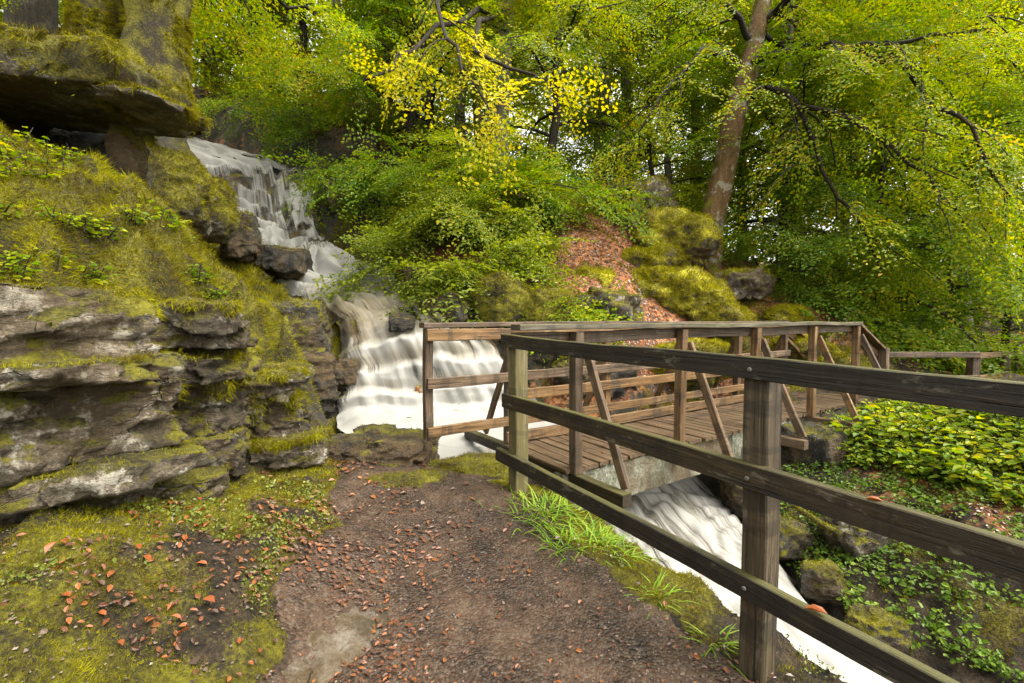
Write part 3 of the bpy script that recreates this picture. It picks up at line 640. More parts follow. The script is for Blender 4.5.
# --- foot of the falls
rock('boulder', Pz(384, 456, 4.05), (.82, .7, .38), RD(-12), 52, 'rock_wet', 'dark wet layered boulder between the path and the plunge pool', n=64, round_=.2, rough=.07, strata=.8, cuts=4)
rock('boulder', Pz(470, 478, 3.75), (.66, .5, .26), RD(5), 54, 'rock_mossy', 'low moss rimmed boulder at the end of the path left of the tall post', n=44, round_=.4, rough=.08)
rock('rock_slab', Pz(400, 486, 3.42), (.75, .32, .14), RD(4), 56, 'rock_brown', 'flat brown stone step where the path ends', n=40, round_=.25, rough=.06)
rock('rock_slab', (-.78, 1.90, .0), (.85, .42, .16), RD(62), 58, 'rock_slab', 'pale worn bedrock slab showing through the path in the foreground', n=60, round_=.5, rough=.06)
# --- hillside beyond the bridge
G = 'mossy boulders on the hillside'
for px, py, d, sz, rz, sd, mm, lab in [
    (640, 207, 10.6, (1.15, 1.0, 1.25), 20, 62, 'rock_pale', 'upright pale boulder with a mossy crown, highest on the hillside'),
    (676, 243, 9.7, (1.5, 1.2, 1.05), -10, 63, 'rock_mossy', 'big rounded mossy boulder beside the leaning beech trunk'),
    (650, 262, 9.3, (1.2, .9, .6), 30, 64, 'rock_mossy', 'low mossy boulder in front of the big rounded one'),
    (655, 282, 8.7, (.9, .8, .5), 5, 65, 'rock_mossy', 'small moss cushion boulder among red leaves in the middle of the hillside'),
    (590, 285, 8.2, (.85, .75, .55), 15, 66, 'rock_mossy', 'dark boulder with a bright moss cap left on the hillside'),
    (612, 315, 7.5, (1.25, .9, .65), -10, 67, 'rock_brown', 'brown boulder with a moss brow right above the bridge handrail'),
    (694, 300, 8.0, (1.35, 1.0, .85), 0, 68, 'rock_mossy', 'broad yellow mossy mound above the middle of the bridge handrail'),
    (716, 320, 7.9, (1.2, .8, .5), 20, 69, 'rock_mossy', 'sloping mossy mound just right of the broad one'),
    (742, 285, 9.0, (1.1, .7, .5), 25, 70, 'rock_brown', 'flat grey topped rock on the slope right of the beech trunk'),
    (790, 318, 8.6, (1.0, .6, .35), 30, 71, 'rock_mossy', 'lowest mossy hump where the hillside meets the far end of the bridge'),
    (690, 365, 7.1, (1.3, .8, .7), 10, 72, 'rock_mossy', 'mossy rock seen between the rails in the middle of the bridge'),
    (800, 352, 7.7, (.9, .7, .45), 0, 73, 'rock_mossy', 'mossy rock seen between the rails near the far end of the bridge'),
    (530, 350, 6.9, (.9, .7, .7), 10, 74, 'rock_wet', 'dark wet rock beside the falls behind the bridge rails'),
    (590, 385, 6.5, (1.0, .7, .65), 10, 75, 'rock_wet', 'dark rock bank behind the lower rails of the bridge')]:
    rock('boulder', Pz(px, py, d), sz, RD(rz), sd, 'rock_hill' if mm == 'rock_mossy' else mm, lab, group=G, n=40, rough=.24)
# --- ravine, right
rock('boulder', Pz(860, 532, 4.0), (.52, .45, .32), RD(10), 80, 'rock_brown', 'grey stone under a mossy root in the right bank of the ravine', n=40, rough=.1)
rock('boulder', Pz(812, 540, 4.5), (.5, .5, .4), RD(30), 82, 'rock_wet', 'black wet stone at the water edge of the ravine behind the near post', n=36, rough=.12)
for s_, t_, z_, sz, sd, lab in [(2.72, .55, -.66, (.42, .35, .3), 301, 'small black wet stone at the right edge of the stream, nearest the bridge'), (2.45, 1.0, -.74, (.34, .3, .26), 302, 'small black wet stone at the stream edge seen right of the near post'),
        (3.05, -.05, -.5, (.5, .45, .42), 303, 'black wet stone at the stream edge in the shade under the bridge'), (2.16, 1.45, -.80, (.36, .3, .24), 304, 'small wet stone at the stream edge farthest downstream')]:
    rock('boulder', tuple(L(s_, t_, z_)), sz, sd * .7, sd, 'rock_wet_moss', lab, group='stones along the stream', n=28, rough=.14)
rock('boulder', tuple(L(4.1, .1, -.15)), (.7, .9, .65), RD(30), 86, 'rock_wet', 'dark stone under the far end of the bridge', n=36, rough=.12)
# ================================================================== TIMBER
def board_mesh(name, ln, w, h, seed, cham=.005, wob=.006, cuts=None):
    """one sawn board, local X along the grain"""
    n = max(3, int(ln / .12)); xs = np.linspace(-ln / 2, ln / 2, n)
    c = min(cham, w * .3, h * .3); a, b = w / 2, h / 2
    sec = np.array([(-a + c, -b), (a - c, -b), (a, -b + c), (a, b - c), (a - c, b), (-a + c, b), (-a, b - c), (-a, -b + c)])
    v = np.zeros((n, 8, 3)); v[:, :, 0] = xs[:, None]; v[:, :, 1:] = sec[None]
    q = v.reshape(-1, 3)
    o = np.array([seed * 9.1, 0, 0])
    q = q.copy(); q[:, 1] += wob * vnoise(np.stack([q[:, 0] * 1.3 + o[0], q[:, 0] * 0, q[:, 0] * 0], 1), seed) + wob * .5 * fbm(q * 12 + o, seed + 1, 2)
    q[:, 2] += wob * 1.5 * vnoise(np.stack([q[:, 0] * 1.1 + o[0], q[:, 0] * 0 + 5, q[:, 0] * 0], 1), seed + 3) + wob * .6 * fbm(q * 12 + o, seed + 2, 2)
    i = np.arange(n - 1)[:, None] * 8; j = np.arange(8)[None]; k = (j + 1) % 8
    f = np.stack([i + j, i + k, i + 8 + k, i + 8 + j], -1).reshape(-1, 4)
    caps = np.array([list(range(8))[::-1], [(n - 1) * 8 + m for m in range(8)]])
    return mesh_np(name, q, [f[:, ::-1] if False else f, caps])
_bs = [0]
def board(name, p0, p1, w, h, m, root, up=(0, 0, 1), parent=None, **kw):
    _bs[0] += 1
    p0 = Vector(p0); p1 = Vector(p1); x = (p1 - p0); ln = x.length; x.normalize()
    z = Vector(up); z = (z - x * z.dot(x)).normalized(); y = z.cross(x)
    R = Matrix((x, y, z)).transposed()
    o = link(name, board_mesh(name, ln, w, h, _bs[0], **kw), M[m], root)
    o.location = (p0 + p1) / 2 - root.location; o.rotation_euler = R.to_euler(); return o
UPV = tuple(BV)
# --- near fence
fence = empty('wooden_fence', tuple(L(.05, 1.7, 0)))
tag(fence, 'dark three rail timber fence in the foreground between the path and the ravine', 'fence')
zr = [[P(507, y, 3.18)[2] for y in (335, 394, 453)], [P(757, y, 1.76)[2] for y in (357.5, 464, 574)]]
for t, top in ((0., zr[0][0] - .075), (1.7, zr[1][0] - .06), (3.4, zr[1][0] - .08), (5.1, zr[1][0] - .1)):
    gz_ = H1(*L(.05, t)[:2])
    o = board('post', L(.052, t, gz_ - .25), L(.052, t, top + .05), .10, .105, 'wood_post', fence, up=UPV, cham=.006)
    if t == 0.: o['label'] = 'post with a yellow green lichen edge'; o.data.materials[0] = M['wood_lichen']
hh = [.088, .098, .09]
for i in range(3):
    f = lambda t: zr[0][i] + (zr[1][i] - zr[0][i]) * t / 1.7 - hh[i] / 2
    t0 = (-.07, -.07, -.16)[i]
    board('rail', L(-.022, t0, f(t0)), L(-.022, 5.3, f(5.3)), hh[i], .042, 'wood_fence', fence, up=UPV, cham=.004, wob=.006)
def bolt(t, z, root):
    n = 10; an = np.linspace(0, 2 * math.pi, n, endpoint=False)
    vs = []
    for k, (r, d) in enumerate(((.009, 0.), (.009, .004), (.006, .007), (.0, .008))):
        for a in an: vs.append(L(-.042 - d, t + r * math.cos(a), z + r * math.sin(a)))
    i = np.arange(3)[:, None] * n; j = np.arange(n)[None]; k = (j + 1) % n
    f = np.stack([i + j, i + k, i + n + k, i + n + j], -1).reshape(-1, 4)
    me = mesh_np('bolt', np.array(vs) - np.array(root.location), [f]); link('bolt', me, M['steel'], root)
m_, nt_, nd_, lk_ = mat('steel'); out(nt_, principled(nt_, (.11, .10, .085), .5).outputs[0]); M['steel'] = m_
for i in range(3): bolt(1.70, zr[1][i] - hh[i] * .5, fence)

# --- footbridge
W_ = .95
bridge = empty('footbridge', tuple(L(3.1, -W_ / 2, .26)))
tag(bridge, 'weathered timber footbridge with handrails and outrigger braces crossing the stream', 'bridge')
SP = [.594 + 1.27 * k for k in range(5)]
# deck: separate boards laid across, local X along the boards
def deck():
    vs = []; fs = []; s = -.06; k = 0
    r = random.Random(5); s = .50
    while s < 6.62:
        w = r.uniform(.112, .122)
        a = board_mesh('x', W_ - .03 + r.uniform(-.015, .02), w - .018, .032, 300 + k, cham=.004, wob=.002)
        n = len(a.vertices); c = np.zeros(n * 3); a.vertices.foreach_get('co', c); c = c.reshape(-1, 3)
        fl = [list(p.vertices) for p in a.polygons]
        bpy.data.meshes.remove(a)
        c = c + np.array([r.uniform(-.008, .008), -(s + w / 2 - 3.1), r.uniform(-.003, .003) - .016])
        base = sum(len(q) for q in vs); vs.append(c); fs += [[base + i for i in p] for p in fl]
        s += w; k += 1
    V = np.concatenate(vs); q4 = np.array([f for f in fs if len(f) == 4]); q8 = np.array([f for f in fs if len(f) == 8])
    o = link('deck', mesh_np('deck', V, [q4, q8]), M['wood_deck'], bridge)
    x = Vector(BU); y = -Vector(BV); o.rotation_euler = Matrix((x, y, Vector((0, 0, 1)))).transposed().to_euler()
deck()
for t, lab in ((-.10, None), (-W_ + .10, None)):
    g = link('girder', board_mesh('girder', 6.1, .11, .33, 71, cham=.01, wob=.004), M['girder'], bridge)
    c = (L(.5, t, .055) + L(6.6, t, .055)) / 2
    g.location = Vector(c) - bridge.location; g.rotation_euler = Matrix((Vector(BV), Vector(BU), Vector((0, 0, 1)))).transposed().to_euler()
for k, s in enumerate(SP):
    fa = W_ + (.82 if k == 0 else .55)
    board('cross_beam', L(s, .52, .182), L(s, -fa, .182), .085, .092, 'wood_fence' if k == 0 else 'wood_bridge', bridge)
    for t, sg in ((.0, 1), (-W_, -1)):
        board('post', L(s, t, .232), L(s, t, 1.325), .078, .078, 'wood_bridge', bridge, up=UPV)
        e = sg * .46 if sg > 0 or k > 0 else -.53
        board('brace', L(s + .058, t + sg * .03, 1.20), L(s + .058, t + e, .235), .036, .072, 'wood_bridge', bridge, up=tuple(-BU * sg))
# near handrail
board('handrail', L(.04, -.012, 1.3585), L(5.72, -.012, 1.3585), .12, .043, 'wood_algae', bridge)
board('rail', L(.04, -.062, 1.285), L(5.72, -.062, 1.285), .034, .095, 'wood_bridge', bridge)
# far handrail with the wing that runs on toward the falls
board('handrail', L(-.27, -W_ - .005, 1.3685), L(5.72, -W_ - .005, 1.3685), .11, .043, 'wood_bridge', bridge)
board('rail', L(-.25, -W_ + .058, 1.293), L(5.72, -W_ + .058, 1.293), .034, .10, 'wood_bridge', bridge)
for z, h, s0 in ((.885, .09, -.25), (.71, .10, .63), (.47, .085, -.25)):
    board('rail', L(s0, -W_ + .058, z), L(5.72, -W_ + .058, z), .034, h, 'wood_bridge', bridge)
board('post', L(-.215, -W_, .405), L(-.215, -W_, 1.344), .07, .07, 'wood_bridge', bridge, up=UPV)
board('toe_board', L(.52, -W_ + .075, .318), L(5.7, -W_ + .075, .318), .045, .10, 'wood_bridge', bridge)
# sloping ends
for t in (0., -W_):
    board('post', L(6.64, t, .05), L(6.64, t, .985), .12, .12, 'wood_bridge', bridge, up=UPV)
    board('handrail', L(5.70, t - .012, 1.362), L(6.62, t - .012, .985), .11, .042, 'wood_bridge', bridge)
    board('rail', L(5.70, t - .062, 1.27), L(6.6, t - .062, .90), .034, .09, 'wood_bridge', bridge)
    board('brace', L(5.72, t + .01, 1.12), L(6.60, t + .01, .62), .03, .05, 'wood_bridge', bridge)
# --- fence along the far path
def fence_line(pts, zt, label, name='wooden_fence'):
    zt = [zt[0]] + [max(q, H1(*p_) + .4) for q, p_ in zip(zt[1:], pts[1:])]
    r = empty(name, (pts[0][0], pts[0][1], H1(*pts[0])))
    tag(r, label, 'fence')
    for i, (x, y) in enumerate(pts):
        if i: board('post', (x, y, H1(x, y) - .2), (x, y, zt[i]), .12, .12, 'wood_bridge', r, up=(1, 0, 0))
    for i in range(len(pts) - 1):
        a, b = pts[i], pts[i + 1]
        for dz, h in ((-.05, .085), (-.40, .08)):
            board('rail', (a[0], a[1] - .075, zt[i] + dz), (b[0], b[1] - .075, zt[i + 1] + dz), .035, h, 'wood_bridge', r)
e0 = L(6.75, .0); e1 = L(6.75, -W_)
fence_line([(e0[0] + .03, e0[1] + .08), (7.15, 7.1), (8.7, 8.1), (10.6, 8.3), (13, 7.6)], [.93, .91, .86, .84, .84], 'low timber fence running right from the far end of the bridge')
fence_line([(e1[0], e1[1]), (6.55, 8.9), (8.6, 9.9)], [.93, .90, .8], 'timber fence continuing from the upstream side of the bridge along the far path')

# ================================================================== FOLIAGE
def unit(v): return v / np.maximum(np.linalg.norm(v, axis=-1, keepdims=True), 1e-9)
def leaves(pos, d, n, ln, wd, fold=.18, six=False):
    """one small folded blade per leaf"""
    d = unit(d); n = unit(n - d * (n * d).sum(-1, keepdims=True)); s = np.cross(d, n)
    ln = np.broadcast_to(np.asarray(ln, float), (len(pos),))[:, None]; wd = np.broadcast_to(np.asarray(wd, float), (len(pos),))[:, None]
    up = n * wd * fold
    if not six:
        v = np.stack([pos, pos + d * ln * .5 + s * wd * .5 + up, pos + d * ln - n * ln * .08, pos + d * ln * .5 - s * wd * .5 + up], 1)
        f = np.arange(len(pos))[:, None] * 4 + np.arange(4)[None]
        return v.reshape(-1, 3), f
    v = np.stack([pos, pos + d * ln * .28 + s * wd * .42 + up, pos + d * ln * .66 + s * wd * .40 + up, pos + d * ln - n * ln * .12, pos + d * ln * .66 - s * wd * .40 + up, pos + d * ln * .28 - s * wd * .42 + up], 1)
    b = np.arange(len(pos))[:, None] * 6
    f = np.concatenate([b + np.array([[0, 1, 2, 3]]), b + np.array([[0, 3, 4, 5]])])
    return v.reshape(-1, 3), f
def spray_proto(seed, ln=.9, side=8, leaf=.075, step=.055, six=False, flat=.35):
    r = np.random.default_rng(seed); pos = []; dr = []
    def twig(o, d, l):
        k = max(2, int(l / step)); sd = 1
        perp = np.array([-d[1], d[0], 0])
        for i in range(k):
            q = (i + .6) / k * l; sd = -sd
            p = o + d * q; p = p + np.array([0, 0, -.16 * (p[0] / ln) ** 2 * ln])
            pos.append(p + r.normal(0, .012, 3)); dr.append(d * .55 + perp * sd * .75 + r.normal(0, .2, 3) * np.array([1, 1, .7]))
    twig(np.zeros(3), np.array([1., 0, 0]), ln)
    for i in range(side):
        f = (i + .7) / (side + .6); s = 1 if i % 2 else -1
        a = s * math.radians(r.uniform(38, 58)); l = ln * .52 * (1 - f * .72) * r.uniform(.75, 1.15)
        twig(np.array([f * ln, 0, r.normal(0, .02)]), np.array([math.cos(a), math.sin(a), r.normal(0, .12)]), l)
    pos = np.array(pos); dr = np.array(dr); n = np.array([0, 0, 1.]) + r.normal(0, flat, (len(pos), 3))
    l = leaf * r.uniform(.6, 1.15, len(pos))
    return leaves(pos, dr, n, l, l * .62, six=six)
def place(protos, O, D, U, S, seed=0):
    r = np.random.default_rng(seed); k = r.integers(0, len(protos), len(O)); vs = []; fs = []; b = 0
    D = unit(D); U = unit(U - D * (U * D).sum(-1, keepdims=True)); Y = np.cross(U, D)
    R = np.stack([D, Y, U], -1) * np.asarray(S)[:, None, None]
    for i, (v, f) in enumerate(protos):
        j = np.where(k == i)[0]
        if not len(j): continue
        w = np.einsum('nij,kj->nki', R[j], v) + O[j][:, None]
        ff = f[None] + (np.arange(len(j)) * len(v))[:, None, None] + b
        vs.append(w.reshape(-1, 3)); fs.append(ff.reshape(-1, f.shape[1])); b += len(j) * len(v)
    return np.concatenate(vs), np.concatenate(fs)
def tubes(lines, seg=7):
    vs = []; fs = []; b = 0
    for pts, rad in lines:
        pts = np.asarray(pts, float); n = len(pts); t = unit(np.gradient(pts, axis=0))
        ref = np.where(np.abs(t[:, 2:3]) > .9, np.array([[1., 0, 0]]), np.array([[0, 0, 1.]]))
        if n and abs(t[0, 2]) > .6: ref = np.tile(np.array([[1., 0.2, 0]]), (n, 1))
        u = unit(np.cross(t, ref)); w = np.cross(t, u)
        a = np.linspace(0, 2 * math.pi, seg, endpoint=False)
        ring = pts[:, None] + np.asarray(rad)[:, None, None] * (np.cos(a)[None, :, None] * u[:, None] + np.sin(a)[None, :, None] * w[:, None])
        vs.append(ring.reshape(-1, 3))
        i = np.arange(n - 1)[:, None] * seg; j = np.arange(seg)[None]; k = (j + 1) % seg
        fs.append(np.stack([i + j, i + k, i + seg + k, i + seg + j], -1).reshape(-1, 4) + b); b += n * seg
    return np.concatenate(vs), np.concatenate(fs)
SPR = [spray_proto(i, 1.0, 9, .074, .052) for i in range(4)]
SPR6 = [spray_proto(20 + i, 1.0, 9, .075, .052, six=True) for i in range(4)]
SPRF = [spray_proto(40 + i, 1.3, 7, .16, .125) for i in range(3)]
def curve_pts(p0, d0, ln, droop, n, r, wig=.12):
    p = np.array(p0, float); d = np.array(d0, float); res = [p.copy()]
    for i in range(n):
        d = d + np.array([0, 0, -droop / n]) + r.normal(0, wig, 3) * np.array([1, 1, .6]); d = d / np.linalg.norm(d)
        p = p + d * ln / n; res.append(p.copy())
    return np.array(res)
def branch_out(limb, r0, r, lines, OS, DS, nsub=7, sub=.4, spr=4, start=.2, droop=.5, size=1.):
    """side branches and sprays along one limb"""
    n = len(limb); ln = np.linalg.norm(np.diff(limb, axis=0), axis=1).sum()
    for j in range(nsub):
        f = start + (1 - start) * (j + r.uniform(.2, .9)) / nsub; x = f * (n - 1); i = min(int(x), n - 2)
        p = limb[i] + (limb[i + 1] - limb[i]) * (x - i); t = unit(limb[i + 1] - limb[i])
        sd = 1 if j % 2 else -1; hz = np.array([-t[1], t[0], 0]); hz = hz / max(np.linalg.norm(hz), .1)
        d = t * .6 + hz * sd * r.uniform(.5, 1.) + np.array([0, 0, r.uniform(-.15, .3)])
        l = ln * sub * (1 - .5 * f) * r.uniform(.7, 1.2)
        c = curve_pts(p, unit(d), l, droop, 4, r, .16)
        rr = r0 * (1 - .7 * f) * .45
        lines.append((c, np.linspace(rr, .008, len(c))))
        for k in range(spr):
            g = (k + r.uniform(.3, 1.)) / spr * (len(c) - 1); g = min(g, len(c) - 1.001); q = int(g)
            o = c[q] + (c[q + 1] - c[q]) * (g - q); tt = unit(c[q + 1] - c[q]); h2 = np.array([-tt[1], tt[0], 0])
            OS.append(o); DS.append(tt * .8 + h2 * r.normal(0, .7) + np.array([0, 0, r.uniform(-.45, .05)]))
    for k in range(max(2, nsub // 2)):
        g = n - 1.001 - k * .5; q = max(0, int(g)); OS.append(limb[q] + (limb[q + 1] - limb[q]) * (g - q)); DS.append(unit(limb[q + 1] - limb[q]) + r.normal(0, .4, 3))
def wobble_tube(V, amt, sc, seed): return V + fbm(V * sc, seed, 3)[:, None] * amt * unit(np.stack([V[:, 0] * 0 + vnoise(V * sc * 1.7, seed + 4), vnoise(V * sc * 1.7, seed + 5), V[:, 0] * 0], 1))
def gen_tree(seed, h, R, cb, r0, nl=20, nsub=7, spr=4, size=1., lean=(0, 0), droop=.9, protos=None, upd=.35):
    r = np.random.default_rng(seed); n = 10; z = np.linspace(0, h, n)
    tr = np.stack([lean[0] * z + .12 * np.cumsum(r.normal(0, 1, n)) * .6, lean[1] * z + .12 * np.cumsum(r.normal(0, 1, n)) * .6, z], 1); tr[0, 2] = -.4
    rad = r0 * (1 - .8 * (z / h) ** 1.1); rad[0] *= 1.45
    lines = [(tr, rad)]; OS = []; DS = []
    for i in range(nl):
        f = (i + r.uniform(.1, .9)) / nl; hz = cb + (h - cb) * f; x = hz / h * (n - 1); k = min(int(x), n - 2); p = tr[k] + (tr[k + 1] - tr[k]) * (x - k)
        az = i * 2.4 + r.normal(0, .35); ln = R * (1 - .6 * f ** 1.4) * r.uniform(.75, 1.15)
        d = np.array([math.cos(az), math.sin(az), upd + .5 * f + r.normal(0, .12)])
        c = curve_pts(p, unit(d), ln, droop * (1 - .4 * f), 7, r, .09); rr = rad[k] * .38
        lines.append((c, np.linspace(rr, .012, len(c))))
        branch_out(c, rr, r, lines, OS, DS, nsub, .42, spr, .22)
    V, F = tubes(lines)
    OS = np.array(OS); DS = np.array(DS); U = np.array([0, 0, 1.]) + r.normal(0, .22, OS.shape)
    LV, LF = place(protos or SPR, OS, DS, U, size * r.uniform(.7, 1.2, len(OS)), seed)
    return V, F, LV, LF
def tree_obj(name, label, cat, data, loc, bark, leafm, group=None, rz=0., sc=1.):
    V, F, LV, LF = data
    root = empty(name, loc, rz); root.scale = (sc,) * 3; tag(root, label, cat, group)
    link('trunk' if cat == 'tree' else 'stem', mesh_np('trunk', V, [F], True), M[bark], root)
    link('crown' if cat == 'tree' else 'foliage', mesh_np('crown', LV, [LF]), M[leafm], root)
    return root
def gl(px, py, d):
    p = P(px, py, d); return (p[0], p[1], H1(p[0], p[1]) - .05)
# ---- the leaning beech on the slope, its limbs surveyed one by one
def cpts(*a): return np.array([P(*q) for q in a])
def custom_tree(name, label, trunk, rad, limbs, bark, leafm, seed, size=1., protos=None, extra=None):
    r = np.random.default_rng(seed)
    tr = catmull(trunk, 22); b0 = tr[0].copy(); rr = np.interp(np.linspace(0, 1, 22), np.linspace(0, 1, len(rad)), rad)
    root = empty(name, tuple(b0)); tag(root, label, 'tree')
    V, F = tubes([(tr, rr)], 14); V = wobble_tube(V, .05, 1.8, seed)
    tk = link('trunk', mesh_np('trunk', V - b0, [F], True), M[bark], root)
    OA = []; DA = []
    for pts, r0, nsub, sub, spr, drp in limbs:
        c = catmull(pts, 12) + np.concatenate([[[0, 0, 0]], r.normal(0, .05, (11, 3))])
        lines = [(c, np.linspace(r0, .014, 12))]; OS = []; DS = []
        branch_out(c, r0, r, lines, OS, DS, nsub, sub, spr, .12, drp)
        LV_, LF_ = tubes(lines); o = link('limb', mesh_np('limb', LV_ - b0, [LF_], True), M['bark_dark'], root)
        OA += OS; DA += DS
    OA = np.array(OA); DA = np.array(DA); U = np.array([0, 0, 1.]) + r.normal(0, .22, OA.shape)
    v, f = place(protos or SPR, OA, DA, U, size * r.uniform(.7, 1.2, len(OA)), seed)
    link('crown', mesh_np('crown', v - b0, [f]), M[leafm], root)
    return root, b0
base = np.array(gl(706, 262, 9.9)); base[2] -= .3
custom_tree('beech_tree', 'leaning beech with a lichen spotted trunk and long drooping limbs, beside the mossy hillside boulders',
    np.array([base, P(709, 235, 9.9), P(722, 180, 9.9), P(735, 115, 9.9), P(748, 70, 10), P(760, 18, 10.1), P(772, -60, 10.2), P(780, -200, 10.6)]),
    [.34, .26, .235, .22, .20, .17, .14, .05],
    [(cpts((748, 66, 9.9), (790, 52, 9.5), (840, 47, 9.0), (880, 48, 8.6), (930, 36, 8.2), (990, 30, 7.9)), .085, 12, .38, 5, .9),
     (cpts((838, 47, 9.0), (900, 62, 8.4), (945, 105, 7.9), (985, 150, 7.5), (1015, 195, 7.2)), .06, 12, .45, 5, .9),
     (cpts((742, 95, 9.9), (770, 88, 9.4), (800, 110, 9.0), (822, 160, 8.7), (850, 215, 8.5), (890, 262, 8.3)), .07, 12, .45, 5, .9),
     (cpts((800, 110, 9.0), (850, 118, 8.4), (900, 150, 8.0), (940, 200, 7.7), (975, 240, 7.5)), .05, 11, .45, 5, .9),
     (cpts((757, 25, 10.1), (780, 8, 9.8), (820, -20, 9.4), (900, -50, 8.8), (1000, -60, 8.2)), .10, 13, .4, 5, .9),
     (cpts((738, 60, 9.9), (705, 52, 9.6), (672, 80, 9.3), (640, 125, 9.2), (620, 165, 9.2)), .06, 9, .42, 4, .9),
     (cpts((752, 40, 10), (720, 0, 9.6), (670, -15, 9.2), (600, 10, 8.8)), .07, 9, .4, 4, .8),
     (cpts((745, 80, 9.9), (765, 110, 10.8), (800, 170, 11.6), (840, 240, 12)), .05, 9, .5, 5, .9),
     (cpts((755, 30, 10.1), (800, 60, 11), (880, 110, 11.8), (960, 160, 12)), .06, 11, .5, 5, .9),
     (cpts((770, -50, 10.2), (860, -60, 10), (960, 20, 9.6), (1040, 90, 9.2)), .08, 13, .4, 5, .9)],
    'bark_beech', 'leaf_yellowgreen', 101)
# ---- beech behind the bush whose yellow branches hang out over the falls
b2 = gl(497, 170, 11.5)
custom_tree('beech_tree', 'beech behind the leafy bush with bright yellow sprays hanging toward the falls',
    np.array([b2, P(500, 120, 11.5), P(505, 30, 11.5), P(508, -80, 11.6), P(512, -260, 12)]), [.30, .22, .2, .17, .08],
    [(cpts((505, 20, 11.4), (470, 10, 9.6), (430, 30, 8.2), (395, 62, 7.2), (360, 78, 6.8)), .06, 5, .16, 2, .8),
     (cpts((505, 10, 11.4), (480, 20, 9.4), (475, 50, 8.0), (515, 72, 7.2), (560, 85, 6.9)), .06, 5, .16, 2, .8),
     (cpts((505, -30, 11.4), (450, -10, 9.0), (440, 30, 7.6), (470, 75, 7.0), (495, 110, 6.8)), .05, 5, .17, 2, .9)],
    'bark_grey', 'leaf_yellow', 102, protos=SPR6)
# ---- mossy trunks above the left wall
b3 = gl(105, 95, 6.6)
custom_tree('mossy_tree', 'twin stemmed moss wrapped tree standing right behind the mossy ledge at the upper left',
    np.array([np.array(b3) - np.array([0, 0, .5]), P(106, 85, 6.6), P(103, 40, 6.6), P(104, 0, 6.6), P(96, -90, 6.7), P(85, -300, 7)]), [.62, .46, .37, .36, .33, .25],
    [(cpts((150, -60, 6.6), (190, -50, 7), (250, -20, 7.6), (320, 20, 8.2)), .09, 10, .4, 4, .8),
     (cpts((150, -80, 6.6), (190, -80, 8), (240, -10, 9.4), (280, 60, 10.2)), .08, 10, .4, 4, .8)], 'bark_moss', 'leaf_yellowgreen', 103)
mt = [o for o in bpy.data.objects if o.name.startswith('mossy_tree')][0]
st = catmull(np.array([P(150, 118, 6.5), P(153, 85, 6.5), P(157, 40, 6.5), P(158, 0, 6.5), P(166, -90, 6.6), P(185, -300, 7)]), 20)
V, F = tubes([(st, np.interp(np.linspace(0, 1, 20), np.linspace(0, 1, 6), [.6, .45, .37, .38, .32, .25]))], 14)
link('stem', mesh_np('stem', wobble_tube(V, .06, 1.6, 9) - np.array(mt.location), [F], True), M['bark_moss'], mt)
b4 = gl(30, 90, 8.6)
custom_tree('dark_tree', 'dark straight trunk at the upper left corner behind the mossy ledge',
    np.array([b4, P(31, 45, 8.6), P(32, 0, 8.6), P(32, -150, 8.7), P(30, -330, 9)]), [.50, .36, .34, .3, .2],
    [(cpts((35, -60, 8.6), (60, -40, 8.2), (95, 0, 8.2)), .06, 7, .4, 4, .8)], 'bark_dark', 'leaf_yellowgreen', 104)

# ---- more trees: four kinds, then copies of them
K = [tree_obj('slim_tree', '', 'tree', gen_tree(205, 15, 3.2, 5.5, .15, 22, 7, 4, 1.1), (0, 0, 0), 'bark_grey', 'leaf_yellowgreen'),
     tree_obj('forest_tree', '', 'tree', gen_tree(201, 13, 4.6, 1.6, .22, 26, 7, 4, 1.15), (0, 0, 0), 'bark_beech', 'leaf_yellowgreen'),
     tree_obj('forest_tree', '', 'tree', gen_tree(202, 15, 4.4, 2.2, .26, 28, 7, 4, 1.2), (0, 0, 0), 'bark_dark', 'leaf_green'),
     tree_obj('forest_tree', '', 'tree', gen_tree(203, 9, 3.4, .8, .13, 22, 7, 4, 1.), (0, 0, 0), 'bark_dark', 'leaf_yellowgreen'),
     tree_obj('young_tree', '', 'tree', gen_tree(204, 5.2, 2.3, .4, .07, 18, 6, 4, .85), (0, 0, 0), 'bark_dark', 'leaf_green')]
GT = 'trees of the wood behind the bridge'
